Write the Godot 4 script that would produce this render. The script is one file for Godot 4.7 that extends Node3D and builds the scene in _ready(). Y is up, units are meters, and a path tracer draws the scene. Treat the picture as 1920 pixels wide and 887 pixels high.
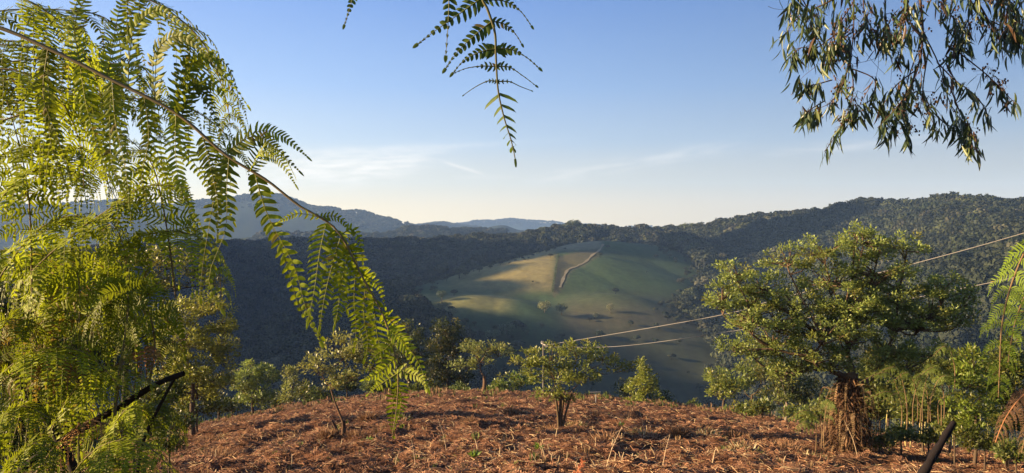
extends Node3D
# A cleared hillside field above a shaded valley, seen through bracken and a hanging eucalyptus bough.

const K := 0.6745 / 960.0        # tangent per photograph pixel
const EXPOSE := 4.6
const SUN_AZ := -95.0
const SUN_EL := 16.0

var rng := RandomNumberGenerator.new()
var nz := FastNoiseLite.new()
var nz_fine := FastNoiseLite.new()
var used := {}
var M := {}
var ridges := []
var to_sun := Vector3.ZERO

# ---------------------------------------------------------------- mesh accumulator
class Acc:
	static var tris := [0]
	var v := PackedVector3Array()
	var n := PackedVector3Array()
	var c := PackedColorArray()
	var ix := PackedInt32Array()

	func tube(path: Array, r0: float, r1: float, sides: int, col: Color, rough := 0.0) -> void:
		var first := v.size()
		var m := path.size()
		var ref := Vector3(0.31, 0.2, 0.93)
		for i in m:
			var p: Vector3 = path[i]
			var t: Vector3 = (path[mini(i + 1, m - 1)] - path[maxi(i - 1, 0)]).normalized()
			var a := t.cross(ref).normalized()
			var b := t.cross(a)
			var r := lerpf(r0, r1, float(i) / (m - 1))
			for s in sides:
				var w := TAU * s / sides
				var o := a * cos(w) + b * sin(w)
				var rr := r * (1.0 + rough * sin(w * 2.0 + i * 1.7) + rough * 0.7 * sin(w * 3.0 - i * 2.3))
				v.append(p + o * rr)
				n.append(o)
				c.append(col)
		for i in m - 1:
			for s in sides:
				var q := first + i * sides + s
				var q2 := first + i * sides + (s + 1) % sides
				ix.append_array([q, q + sides, q2, q2, q + sides, q2 + sides])
		var e := v.size()
		v.append(path[m - 1])
		n.append((path[m - 1] - path[m - 2]).normalized())
		c.append(col)
		for s in sides:
			ix.append_array([first + (m - 1) * sides + s, e, first + (m - 1) * sides + (s + 1) % sides])

	func leaf(p: Vector3, d: Vector3, nor: Vector3, ln: float, wd: float, col: Color) -> void:
		var s := d.cross(nor).normalized()
		var u := s.cross(d)
		var f := v.size()
		var mid := p + d * ln * 0.45 + u * wd * 0.18
		v.append(p)
		v.append(mid + s * wd * 0.5)
		v.append(p + d * ln - u * ln * 0.1)
		v.append(mid - s * wd * 0.5)
		n.append(u)
		n.append((u + s * 0.5).normalized())
		n.append((u + d * 0.3).normalized())
		n.append((u - s * 0.5).normalized())
		for i in 4:
			c.append(col)
		ix.append_array([f, f + 2, f + 1, f, f + 3, f + 2])

	# a narrow leaflet with a curved, tapering blade
	func blade(p: Vector3, d: Vector3, nor: Vector3, ln: float, wd: float, bend: float, fwd: Vector3, col: Color) -> void:
		var s := d.cross(nor).normalized()
		var u := s.cross(d)
		var f := v.size()
		var a := p + d * ln * 0.45 + fwd * ln * 0.04 - u * ln * bend * 0.25
		var b := p + d * ln * 0.8 + fwd * ln * 0.12 - u * ln * bend * 0.62
		var t := p + d * ln * 0.97 + fwd * ln * 0.24 - u * ln * bend
		v.append(p + s * wd * 0.42)
		v.append(p - s * wd * 0.42)
		v.append(a + s * wd * 0.5)
		v.append(a - s * wd * 0.5)
		v.append(b + s * wd * 0.34)
		v.append(b - s * wd * 0.34)
		v.append(t)
		var e := (u + d * bend * 0.8).normalized()
		n.append((u + s * 0.35).normalized())
		n.append((u - s * 0.35).normalized())
		n.append((u + s * 0.35).normalized())
		n.append((u - s * 0.35).normalized())
		n.append((e + s * 0.3).normalized())
		n.append((e - s * 0.3).normalized())
		n.append(e)
		for i in 7:
			c.append(col)
		ix.append_array([f, f + 1, f + 2, f + 1, f + 3, f + 2, f + 2, f + 3, f + 4, f + 3, f + 5, f + 4, f + 4, f + 5, f + 6])

	func mesh(at := Vector3.ZERO) -> ArrayMesh:
		tris[0] += ix.size() / 3
		var vv := v
		if at != Vector3.ZERO:
			vv = PackedVector3Array()
			vv.resize(v.size())
			for i in v.size():
				vv[i] = v[i] - at
		var arr := []
		arr.resize(Mesh.ARRAY_MAX)
		arr[Mesh.ARRAY_VERTEX] = vv
		arr[Mesh.ARRAY_NORMAL] = n
		arr[Mesh.ARRAY_COLOR] = c
		arr[Mesh.ARRAY_INDEX] = ix
		var m := ArrayMesh.new()
		m.add_surface_from_arrays(Mesh.PRIMITIVE_TRIANGLES, arr)
		return m

# ---------------------------------------------------------------- naming and placing
func numbered(called: String) -> String:
	var k: int = used.get(called, 0)
	used[called] = k + 1
	return called if k == 0 else "%s_%03d" % [called, k]

func tag(o: Node, label: String, category := "", group := "", kind := "") -> void:
	if label: o.set_meta("label", label)
	if category: o.set_meta("category", category)
	if group: o.set_meta("group", group)
	if kind: o.set_meta("kind", kind)

func thing(called: String, label: String, category: String, at: Vector3, group := "") -> Node3D:
	var o := Node3D.new()
	o.name = numbered(called)
	add_child(o)
	o.position = at
	tag(o, label, category, group)
	return o

func put(m: Mesh, called: String, mat: Material, parent: Node = null, at := Vector3.ZERO) -> MeshInstance3D:
	var o := MeshInstance3D.new()
	o.mesh = m
	o.material_override = mat
	if parent == null:
		o.name = numbered(called)
		add_child(o)
	else:
		o.name = called
		var k := 1
		while parent.has_node(NodePath(o.name)):
			o.name = "%s_%03d" % [called, k]
			k += 1
		parent.add_child(o)
	o.position = at
	return o

# point at a bearing given in photograph pixels and a depth in metres
func at(px: float, py: float, d: float) -> Vector3:
	return Vector3((px - 960.0) * K * d, (443.5 - py) * K * d, -d)

func rv() -> Vector3:
	var v := Vector3(rng.randfn(), rng.randfn(), rng.randfn())
	return v.normalized()

# smooth curve through the points
func curve(pts: Array, count: int) -> Array:
	var out := []
	var m := pts.size()
	for i in count:
		var t := float(i) / (count - 1) * (m - 1)
		var j := mini(int(t), m - 2)
		var f := t - j
		var p0: Vector3 = pts[maxi(j - 1, 0)]
		var p1: Vector3 = pts[j]
		var p2: Vector3 = pts[j + 1]
		var p3: Vector3 = pts[mini(j + 2, m - 1)]
		out.append(p1.cubic_interpolate(p2, p0, p3, f))
	return out

# ---------------------------------------------------------------- terrain
func smax(a: float, b: float, k: float) -> float:
	var h := clampf(0.5 + 0.5 * (a - b) / k, 0.0, 1.0)
	return lerpf(b, a, h) + k * h * (1.0 - h)

func near_h(x: float, d: float) -> float:
	var y := -1.7 - 0.165 * maxf(d, -60.0)
	var dx := x + 0.077 * maxf(d, 0.0)
	var c := 0.0095 if dx < 0.0 else 0.0045
	var ax := absf(dx)
	y -= c * ax * ax if ax < 26.0 else c * (676.0 + 52.0 * (ax - 26.0))
	if d > 42.0:
		var e := d - 42.0
		y -= 0.010 * e * e if e < 30.0 else 9.0 + 0.6 * (e - 30.0)
	return y

func micro(x: float, d: float) -> float:
	return nz_fine.get_noise_2d(x * 9.0, d * 9.0) * 0.21 + nz_fine.get_noise_2d(x * 26.0 + 90.0, d * 26.0) * 0.11 + nz_fine.get_noise_2d(x * 70.0 + 50.0, d * 70.0) * 0.05

func field_h(x: float, d: float) -> float:
	return near_h(x, d) + micro(x, d)

func ridge(pts: Array, slope: float, soft: float, lift := 0.0) -> void:
	var r := []
	for p in pts:
		var w := at(p[0], p[1], p[2])
		w.y -= lift
		r.append(w)
	ridges.append([r, slope, soft])

func ridge_h(r: Array, x: float, z: float) -> float:
	var best := -400.0
	var pts: Array = r[0]
	var slope: float = r[1]
	var soft: float = r[2]
	for i in pts.size() - 1:
		var a: Vector3 = pts[i]
		var b: Vector3 = pts[i + 1]
		var ex := b.x - a.x
		var ez := b.z - a.z
		var t := clampf(((x - a.x) * ex + (z - a.z) * ez) / (ex * ex + ez * ez), 0.0, 1.0)
		var qx := x - a.x - ex * t
		var qz := z - a.z - ez * t
		var h := lerpf(a.y, b.y, t) - slope * (sqrt(qx * qx + qz * qz + soft * soft) - soft)
		best = maxf(best, h)
	return best

func terrain_h(x: float, z: float) -> float:
	var d := -z
	var far := -74.0 + 5.0 * nz.get_noise_2d(x * 0.5, z * 0.5)
	var grass := -400.0
	for i in ridges.size():
		var h := ridge_h(ridges[i], x, z)
		if i < 4: grass = smax(grass, h, 5.0)
		else: far = smax(far, h, 9.0)
	var open_land := smoothstep(-6.0, 6.0, grass - far)
	far = smax(far, grass, 9.0)
	var rr := sqrt(x * x + z * z)
	var rough := smoothstep(150.0, 500.0, rr) * (1.0 - 0.85 * open_land)
	var distant := smoothstep(900.0, 1600.0, rr)
	far += rough * ((nz.get_noise_2d(x, z) * 5.0 + nz.get_noise_2d(x * 3.0, z * 3.0) * 1.5) * (1.0 - 0.9 * distant) + nz.get_noise_2d(x * 0.22 + 40.0, z * 0.22) * 26.0 * distant)
	return smax(near_h(x, d), far, 4.0)

func pix(p: Vector3) -> Vector2:
	return Vector2(960.0 + p.x / (-p.z * K), 443.5 - p.y / (-p.z * K))

var pasture := PackedVector2Array([Vector2(735, 568), Vector2(790, 530), Vector2(865, 508), Vector2(950, 488), Vector2(1010, 466), Vector2(1060, 444), Vector2(1085, 438), Vector2(1130, 438), Vector2(1190, 444), Vector2(1250, 462), Vector2(1300, 488), Vector2(1322, 520), Vector2(1310, 556), Vector2(1270, 580), Vector2(1310, 610), Vector2(1350, 680), Vector2(1380, 790), Vector2(980, 790), Vector2(900, 670), Vector2(835, 620), Vector2(800, 585)])
var ploughed := PackedVector2Array([Vector2(1043, 484), Vector2(1075, 474), Vector2(1120, 466), Vector2(1128, 476), Vector2(1105, 492), Vector2(1070, 512), Vector2(1052, 545), Vector2(1040, 560), Vector2(1036, 540)])

func in_pasture(p: Vector3) -> bool:
	return p.z < -230.0 and p.z > -660.0 and Geometry2D.is_point_in_polygon(pix(p), pasture)

# ground point under a bearing on the field
func hit(px: float, py: float) -> Vector3:
	var d := 6.0
	while d < 75.0:
		var p := at(px, py, d)
		if p.y <= near_h(p.x, d):
			return p
		d += 0.05
	return at(px, py, 46.0)

# ---------------------------------------------------------------- materials
func noise_tex(freq: float, octaves: int, lo: Color, hi: Color, seed_: int, size := 512) -> NoiseTexture2D:
	var f := FastNoiseLite.new()
	f.seed = seed_
	f.frequency = freq
	f.fractal_octaves = octaves
	var t := NoiseTexture2D.new()
	t.width = size
	t.height = size
	t.seamless = true
	t.noise = f
	var g := Gradient.new()
	g.set_color(0, lo)
	g.set_color(1, hi)
	t.color_ramp = g
	return t

func leafy(rough: float, through: float, spec := 0.5) -> StandardMaterial3D:
	var m := StandardMaterial3D.new()
	m.vertex_color_use_as_albedo = true
	m.roughness = rough
	m.metallic_specular = spec
	m.cull_mode = BaseMaterial3D.CULL_DISABLED
	if through > 0.0:
		m.backlight_enabled = true
		m.backlight = Color(through, through, through * 0.8).linear_to_srgb()
	return m

func make_materials() -> void:
	M.leaf = leafy(0.42, 0.9, 0.5)
	M.fern = leafy(0.55, 1.0, 0.35)
	M.dry = leafy(0.85, 0.35, 0.3)
	M.gum = leafy(0.42, 0.4, 0.5)
	M.forest = leafy(0.7, 0.3, 0.3)
	var b := leafy(0.9, 0.0, 0.3)
	b.albedo_texture = noise_tex(0.03, 5, Color(0.72, 0.72, 0.72), Color(1, 1, 1), 5)
	b.uv1_triplanar = true
	b.uv1_scale = Vector3(6, 1.4, 6)
	M.bark = b
	M.stalk = leafy(0.8, 0.0, 0.35)
	var s := leafy(0.95, 0.0, 0.2)
	s.albedo_texture = noise_tex(0.02, 6, Color(0.74, 0.74, 0.74), Color(1, 1, 1), 9, 1024)
	s.uv1_triplanar = true
	s.uv1_world_triplanar = true
	s.uv1_scale = Vector3(0.9, 0.9, 0.9)
	s.heightmap_enabled = true
	s.heightmap_scale = 4.0
	s.heightmap_texture = noise_tex(0.04, 6, Color(0, 0, 0), Color(1, 1, 1), 19, 1024)
	M.soil = s
	var t := leafy(0.95, 0.0, 0.2)
	t.albedo_texture = noise_tex(0.012, 6, Color(0.8, 0.8, 0.8), Color(1, 1, 1), 12, 1024)
	t.uv1_triplanar = true
	t.uv1_world_triplanar = true
	t.uv1_scale = Vector3(0.02, 0.02, 0.02)
	M.land = t

# ---------------------------------------------------------------- sky
func sky_image() -> Image:
	var W := 1024
	var H := 512
	var im := Image.create(W, H, false, Image.FORMAT_RGBF)
	var stops := [[0.0, Color(1.24, 0.80, 0.24)], [2.2, Color(1.14, 0.79, 0.32)], [4.0, Color(0.80, 0.72, 0.55)], [7.0, Color(0.37, 0.56, 0.84)], [11.0, Color(0.18, 0.43, 0.92)], [17.0, Color(0.065, 0.28, 0.83)], [30.0, Color(0.06, 0.23, 0.70)], [90.0, Color(0.06, 0.14, 0.46)]]
	for j in H:
		var el := 90.0 - (j + 0.5) / H * 180.0
		var e := maxf(el, 0.0)
		var c: Color = stops[7][1]
		for s in 7:
			if e < stops[s + 1][0]:
				var f: float = (e - stops[s][0]) / (stops[s + 1][0] - stops[s][0])
				c = (stops[s][1] as Color).lerp(stops[s + 1][1], f)
				break
		for i in W:
			var az := (i + 0.5) / W * TAU
			var ce := cos(deg_to_rad(el))
			var dir := Vector3(sin(az) * ce, sin(deg_to_rad(el)), -cos(az) * ce)
			var g := rad_to_deg(acos(clampf(dir.dot(to_sun), -1.0, 1.0)))
			var low := exp(-e / 6.5)
			var w1 := 6.6 * exp(-g / 40.0) * (0.10 + 0.90 * low) + 2.0 * exp(-g / 8.0)
			var dim := lerpf(1.0, 0.55, smoothstep(60.0, 130.0, g))
			im.set_pixel(i, j, Color((c.r * dim + w1 * 1.0) / EXPOSE, (c.g * dim + w1 * 0.91) / EXPOSE, (c.b * dim + w1 * 0.56) / EXPOSE))
	im.resize(4096, 2048, Image.INTERPOLATE_BILINEAR)
	# thin cirrus: a pale plume, a broken contrail and long faint bands, by bearing and elevation in degrees
	var cn := FastNoiseLite.new()
	cn.seed = 77
	cn.frequency = 0.06
	cn.fractal_octaves = 5
	for j in range(750, 1024):
		var el := 90.0 - (j + 0.5) / 2048.0 * 180.0
		for ii in range(-500, 500):
			var i := posmod(ii, 4096)
			var az := (ii + 0.5) / 4096.0 * 360.0
			var a := 0.0
			# plume
			var ux := (az + 12.5 - (el - 5.0) * 1.8) / 5.2
			var uy := (el - 4.9 - (az + 12.0) * 0.05) / 1.15
			var soft := exp(-(ux * ux * ux * ux) - uy * uy)
			a += 0.95 * soft * clampf(0.55 + 0.9 * cn.get_noise_2d(az * 5.0, el * 55.0 - az * 3.0), 0.0, 1.0)
			# thin veil above it
			var vy := (el - 6.3 - (az + 12.0) * 0.06) / 0.22
			a += 0.3 * exp(-vy * vy - pow((az + 9.0) / 8.0, 2.0)) * (0.7 + 0.6 * cn.get_noise_2d(az * 9.0, el * 30.0))
			# contrail
			var cy := (el - 4.95 + (az + 3.0) * 0.30) / 0.09
			a += 0.6 * exp(-cy * cy) * smoothstep(-5.6, -4.4, az) * (1.0 - smoothstep(-3.2, -1.6, az))
			var cy2 := (el - 4.45) / 0.14
			a += 0.14 * exp(-cy2 * cy2) * smoothstep(-5.0, -3.0, az) * (1.0 - smoothstep(-1.0, 1.5, az))
			# rising bands to the right
			var by := (el - 4.6 - (az - 4.0) * 0.16) / 0.5
			a += 0.26 * exp(-by * by) * smoothstep(-1.0, 4.0, az) * (1.0 - smoothstep(12.0, 20.0, az)) * clampf(0.5 + 1.3 * cn.get_noise_2d(az * 4.0 + 50.0, el * 40.0 - az * 6.0), 0.0, 1.0)
			var by2 := (el - 6.0 - (az - 20.0) * 0.05) / 0.35
			a += 0.22 * exp(-by2 * by2) * smoothstep(17.0, 22.0, az) * (1.0 - smoothstep(28.0, 34.0, az)) * clampf(0.6 + 1.2 * cn.get_noise_2d(az * 4.0 + 90.0, el * 40.0), 0.0, 1.0)
			# haze bank edge
			a += 0.10 * (1.0 - smoothstep(2.4, 3.9 + 0.25 * cn.get_noise_2d(az * 3.0, 7.0), el)) * smoothstep(-14.0, -4.0, az)
			if a > 0.004:
				var c := im.get_pixel(i, j)
				im.set_pixel(i, j, c.lerp(Color(1.35 / EXPOSE + c.r * 0.2, 1.20 / EXPOSE + c.g * 0.2, 1.0 / EXPOSE + c.b * 0.2), clampf(a, 0.0, 0.9)))
	return im

# ---------------------------------------------------------------- trees
# blobs: [px, py, half width px, half height px (, extra depth in px)]; everything is placed at depth d
func tree(called: String, label: String, category: String, group: String, d: float, base: Vector2, fork: Vector2, blobs: Array, o := {}) -> Node3D:
	var b := at(base.x, base.y, d)
	b.y = near_h(b.x, d) - 0.05
	var t := thing(called, label, category, b, group)
	var px := K * d
	var f := at(fork.x, fork.y, d)
	var tr: float = o.get("trunk", 5.0) * px
	var bark: Color = o.get("bark", Color(0.10, 0.07, 0.045))
	var tone: Color = o.get("tone", Color(0.165, 0.185, 0.045))
	var clump: float = o.get("clump", 11.0) * px
	var leaf: float = o.get("leaf", 6.5) * px
	var per: int = o.get("per", 26)
	var dens: float = o.get("dens", 1.7) * 1.5
	var flat: float = o.get("flat", 0.35)
	var aspect: float = o.get("aspect", 0.48)
	var trunk := Acc.new()
	var mid := b.lerp(f, 0.5) + Vector3(rng.randf_range(-1, 1), 0, rng.randf_range(-1, 1)) * minf(tr * 1.2, 0.06)
	trunk.tube(curve([b, mid, f], 9), tr * 1.15, tr * 0.75, 8, bark, 0.10)
	var kk: int = o.get("trunks", 1)
	for j in range(1, kk):
		var off := Vector3(rng.randf_range(-1.0, 1.0), 0, rng.randf_range(-1, 1)) * tr * 3.0
		trunk.tube(curve([b + off * 0.4, b.lerp(f, 0.5) + off, f + off * 2.2 + Vector3(0, tr, 0)], 8), tr * 0.8, tr * 0.5, 7, bark, 0.1)
	put(trunk.mesh(b), "trunk", M.bark, t)
	var crown := Acc.new()
	var twigs := Acc.new()
	var nodes := []
	blobs.sort_custom(func(p, q): return Vector2(p[0], p[1]).distance_to(fork) < Vector2(q[0], q[1]).distance_to(fork))
	for bl in blobs:
		var zo: float = rng.randf_range(-0.5, 0.5) * bl[2] + (bl[4] if bl.size() > 4 else 0.0)
		var c := at(bl[0], bl[1], d) + Vector3(0, 0, -zo * px)
		var R := Vector3(bl[2] * px, bl[3] * px, minf(bl[2], bl[3] * 1.6) * px)
		# limb, growing out of the nearest suitable earlier limb or the trunk top
		var start := f.lerp(b, rng.randf() * 0.2)
		var plen := 0.0
		var order := 0
		var cheapest := start.distance_to(c)
		for nd in nodes:
			var cost: float = (nd[0] as Vector3).distance_to(c) + 0.35 * nd[1]
			if cost < cheapest and nd[0].y < c.y + R.y * 0.2 and nd[2] < 3:
				cheapest = cost
				start = nd[0]
				plen = nd[1]
				order = nd[2] + 1
		var low := c - Vector3(0, R.y * 0.55, 0)
		var dist := start.distance_to(low)
		var bendp := start.lerp(low, 0.5) + Vector3(0, -0.05 * dist, 0) + rv() * dist * 0.12
		var lp := curve([start, bendp, low, c], 9)
		var r0: float = tr * [0.52, 0.3, 0.2, 0.14][order]
		var limb := Acc.new()
		limb.tube(lp, r0, minf(r0 * 0.5, tr * 0.12), 6, bark * rng.randf_range(0.85, 1.25), 0.08)
		put(limb.mesh(b), "limb", M.bark, t)
		for i in range(2, 8): nodes.append([lp[i], plen + dist * i / 8.0, order])
		var count := maxi(3, int(dens * 1.4 * bl[2] * bl[3] / pow(o.get("clump", 11.0), 2.0)))
		for q in count:
			var w := rv()
			if w.y < -0.25: w.y *= flat
			var fr := 0.55 + 0.5 * pow(rng.randf(), 0.5)
			var pc := c + Vector3(w.x * R.x, w.y * R.y, w.z * R.z) * fr
			if q % 2 == 0:
				var s: Vector3 = lp[rng.randi_range(5, 8)]
				twigs.tube([s, s.lerp(pc, 0.55) + rv() * clump * 0.4, pc], tr * 0.10 + 0.002, tr * 0.035 + 0.001, 3, bark * 1.15)
			var ct := tone * rng.randf_range(0.75, 1.25)
			if rng.randf() < 0.18: ct = ct.lerp(Color(0.16, 0.13, 0.025), 0.5)
			var out := (w + Vector3(0, 0.7, 0)).normalized()
			for l in per:
				var r3 := rv()
				if r3.y < 0.0: r3.y *= 0.5
				var lp2 := pc + r3 * clump * pow(rng.randf(), 0.4)
				var ld := (r3 * 0.8 + out * 0.4 + rv() * 0.5).normalized()
				var ln := (Vector3(0, 0.7, 0) + out * 0.4 + rv() * 0.75).normalized()
				var cc := ct * rng.randf_range(0.75, 1.3)
				crown.leaf(lp2, ld, ln, leaf * rng.randf_range(0.7, 1.25), leaf * aspect * rng.randf_range(0.8, 1.2), cc)
	put(twigs.mesh(b), "twigs", M.bark, t).set_meta("kind", "stuff")
	put(crown.mesh(b), "crown", M.leaf, t)
	return t

# ---------------------------------------------------------------- ferns
func profile(t: float) -> float:
	return (1.0 - pow(t, 1.35)) * (0.55 + 0.45 * minf(1.0, t * 7.0))

# a midrib with pairs of leaflets; side = direction in which they spread
func strand(a: Acc, pts: Array, side: Vector3, plen: float, pairs: int, col: Color, tail := 0.0, rib := 0.0012, fill := 0.56) -> void:
	var m := pts.size()
	a.tube(pts, rib, rib * 0.4, 3, col.lerp(Color(0.16, 0.13, 0.05), 0.5))
	var wd := plen * 0.30
	var total := 0.0
	for i in m - 1: total += (pts[i + 1] as Vector3).distance_to(pts[i])
	wd = minf(plen * 0.34, total / pairs * fill)
	for i in pairs:
		var t := (i + 0.4) / pairs
		var x := t * (m - 1)
		var j := mini(int(x), m - 2)
		var p: Vector3 = (pts[j] as Vector3).lerp(pts[j + 1], x - j)
		var tn: Vector3 = (pts[j + 1] - pts[j]).normalized()
		var s := (side - tn * side.dot(tn)).normalized()
		var nor := s.cross(tn)
		var L := plen * (profile(t / (1.0 - tail)) if t < 1.0 - tail else 0.0)
		if L < plen * 0.08:
			L = plen * 0.08
		var tilt := rng.randf_range(-0.16, 0.16)
		for sg in [-1.0, 1.0]:
			if rng.randf() < 0.02: continue
			var d: Vector3 = (s * sg + tn * rng.randf_range(0.2, 0.55) + nor * (tilt + rng.randf_range(-0.2, 0.2))).normalized()
			a.blade(p, d, nor, L * rng.randf_range(0.86, 1.1), wd * rng.randf_range(0.8, 1.15), rng.randf_range(0.0, 0.5), tn, (col if rng.randf() > 0.02 else col.lerp(Color(0.22, 0.12, 0.04), 0.6)) * rng.randf_range(0.75, 1.2))
	var e: Vector3 = pts[m - 1]
	var te: Vector3 = (pts[m - 1] - pts[m - 2]).normalized()
	a.blade(e, te, side.cross(te).normalized(), plen * 0.45, wd * 0.9, 0.1, te, col)

func compound(a: Acc, pts: Array, side: Vector3, sub: float, pairs: int, col: Color, droop: float) -> void:
	var m := pts.size()
	a.tube(pts, 0.0017, 0.0006, 4, col.lerp(Color(0.17, 0.12, 0.05), 0.6))
	for i in pairs:
		var t := (i + 0.5) / pairs
		var x := t * (m - 1)
		var j := mini(int(x), m - 2)
		var p: Vector3 = (pts[j] as Vector3).lerp(pts[j + 1], x - j)
		var tn: Vector3 = (pts[j + 1] - pts[j]).normalized()
		var s := (side - tn * side.dot(tn)).normalized()
		var L := sub * profile(t) + sub * 0.08
		for sg in [-1.0, 1.0]:
			var d: Vector3 = (s * sg + tn * rng.randf_range(0.35, 0.6)).normalized()
			var g := Vector3(0, -droop * rng.randf_range(0.6, 1.3), 0)
			var sp := [p, p + (d + g * 0.2) * L * 0.35, p + (d * 0.7 + g * 0.5).normalized() * L * 0.7, p + (d * 0.9 + g * 1.1).normalized() * L]
			var nor := s.cross(tn)
			strand(a, curve(sp, 5), nor.cross(d), L * 0.25, maxi(4, int(12 * L / sub)), col * rng.randf_range(0.85, 1.15), 0.1, 0.0008)
	strand(a, [pts[m - 2], pts[m - 1]], side, sub * 0.15, 5, col)

# px path of the rachis at depth d (third coordinate may override it); pinnae hang from it in pairs
func frond(called: String, label: String, category: String, group: String, d: float, path: Array, pairs: int, plen_px: float, o := {}) -> Node3D:
	var w := []
	for p in path: w.append(at(p[0], p[1], p[2] if p.size() > 2 else d))
	var line := curve(w, 34)
	var b: Vector3 = line[0]
	var t := thing(called, label, category, b, group)
	var px := K * d
	var col: Color = o.get("tone", Color(0.13, 0.20, 0.018))
	var mat: Material = o.get("mat", M.fern)
	var rc: Color = o.get("stem", Color(0.13, 0.085, 0.04))
	var a := Acc.new()
	a.tube(line, o.get("r0", 2.6) * px, o.get("r1", 0.8) * px, 7, rc, 0.04)
	put(a.mesh(b), "rachis", M.stalk, t)
	var t0: float = o.get("from", 0.2)
	var droop: float = o.get("droop", 0.9)
	var comp: int = o.get("compound", 0)
	for i in pairs:
		var u := t0 + (1.0 - t0) * (i + 0.3) / pairs
		var x := u * 33.0
		var j := mini(int(x), 32)
		var p: Vector3 = (line[j] as Vector3).lerp(line[j + 1], x - j)
		var tn: Vector3 = (line[j + 1] - line[j]).normalized()
		var v := (u - t0) / (1.0 - t0)
		var L: float = plen_px * px * (1.0 - pow(v, 1.8)) * (0.7 + 0.3 * minf(1.0, v * 5.0)) + 0.16 * plen_px * px
		var up := Vector3(0, 1, 0.15)
		var sd := tn.cross(up).normalized()
		for sg in [-1.0, 1.0]:
			var out: Vector3 = (sd * sg * o.get("spread", 0.75) + tn * rng.randf_range(0.25, 0.6) + Vector3(rng.randf_range(-0.15, 0.15), rng.randf_range(-0.2, 0.25), 0)).normalized()
			var dr := droop * rng.randf_range(0.7, 1.3)
			var pts := [p, p + out * L * 0.3 + Vector3(0, -dr * 0.05 * L, 0), p + out * L * 0.52 + Vector3(0, -dr * 0.28 * L, 0), p + out * L * 0.62 + Vector3(0, -dr * 0.75 * L, 0)]
			var q := Acc.new()
			var cc: Color = col * rng.randf_range(0.85, 1.15)
			var side := (tn - out * tn.dot(out)).normalized()
			if comp > 0 and v < 0.72:
				compound(q, curve(pts, 9), side, L * 0.38, comp, cc, droop)
			else:
				strand(q, curve(pts, 9), side, L * o.get("leaflet", 0.17), o.get("n", 17), cc, o.get("tail", 0.0))
			put(q.mesh(p), "pinna", mat, t, p - b)
	return t

func pinna_on(t: Node3D, d: float, path: Array, plen_px: float, n: int, col: Color, comp := 0, tail := 0.0, side := Vector3.ZERO, fill := 0.62) -> void:
	var w := []
	for p in path: w.append(at(p[0], p[1], p[2] if p.size() > 2 else d))
	var pts := curve(w, 14)
	var dir: Vector3 = (pts[13] - pts[0]).normalized()
	var s := dir.cross(Vector3(0.1, 0.15, 1)).normalized() if side == Vector3.ZERO else side
	var q := Acc.new()
	if comp > 0:
		compound(q, pts, s, plen_px * K * d, comp, col, 0.45)
	else:
		strand(q, pts, s, plen_px * K * d, n, col, tail, 0.0012, fill)
	put(q.mesh(w[0]), "pinna", M.fern, t, w[0] - t.position)

# ================================================================ build
func _ready() -> void:
	rng.seed = 4127
	nz.seed = 31
	nz.frequency = 0.012
	nz.fractal_octaves = 4
	nz_fine.seed = 8
	nz_fine.frequency = 0.05
	nz_fine.fractal_octaves = 3
	# ---- camera, sky, sun, exposure
	var cam := Camera3D.new()
	cam.name = "camera"
	cam.fov = rad_to_deg(2.0 * atan(0.6745 * 473.0 / 1024.0))
	cam.near = 0.05
	cam.far = 20000.0
	add_child(cam)
	cam.current = true
	var sa := deg_to_rad(SUN_AZ)
	var se := deg_to_rad(SUN_EL)
	to_sun = Vector3(sin(sa) * cos(se), sin(se), -cos(sa) * cos(se))
	var sun := DirectionalLight3D.new()
	sun.name = "sun"
	sun.light_energy = 1.6
	sun.light_color = Color(1.0, 0.87, 0.68)
	sun.light_angular_distance = 0.5
	sun.shadow_enabled = true
	add_child(sun)
	sun.look_at_from_position(to_sun * 50.0, Vector3.ZERO)
	var env := Environment.new()
	env.background_mode = Environment.BG_SKY
	var sky := Sky.new()
	var pano := PanoramaSkyMaterial.new()
	pano.panorama = ImageTexture.create_from_image(sky_image())
	sky.sky_material = pano
	env.sky = sky
	env.tonemap_mode = Environment.TONE_MAPPER_LINEAR
	env.tonemap_exposure = EXPOSE
	env.fog_enabled = true
	env.fog_density = 0.00018
	env.fog_light_color = Color(0.60, 0.76, 1.0)
	env.sdfgi_enabled = true
	env.ssao_enabled = true
	env.ssil_enabled = true
	var we := WorldEnvironment.new()
	we.name = "world_environment"
	we.environment = env
	add_child(we)
	make_materials()
	make_ridges()
	make_land()
	make_field()
	make_forest()
	make_pasture_trees()
	make_trees()
	make_wires()
	make_field_things()
	make_bracken()
	make_gum()

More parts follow.
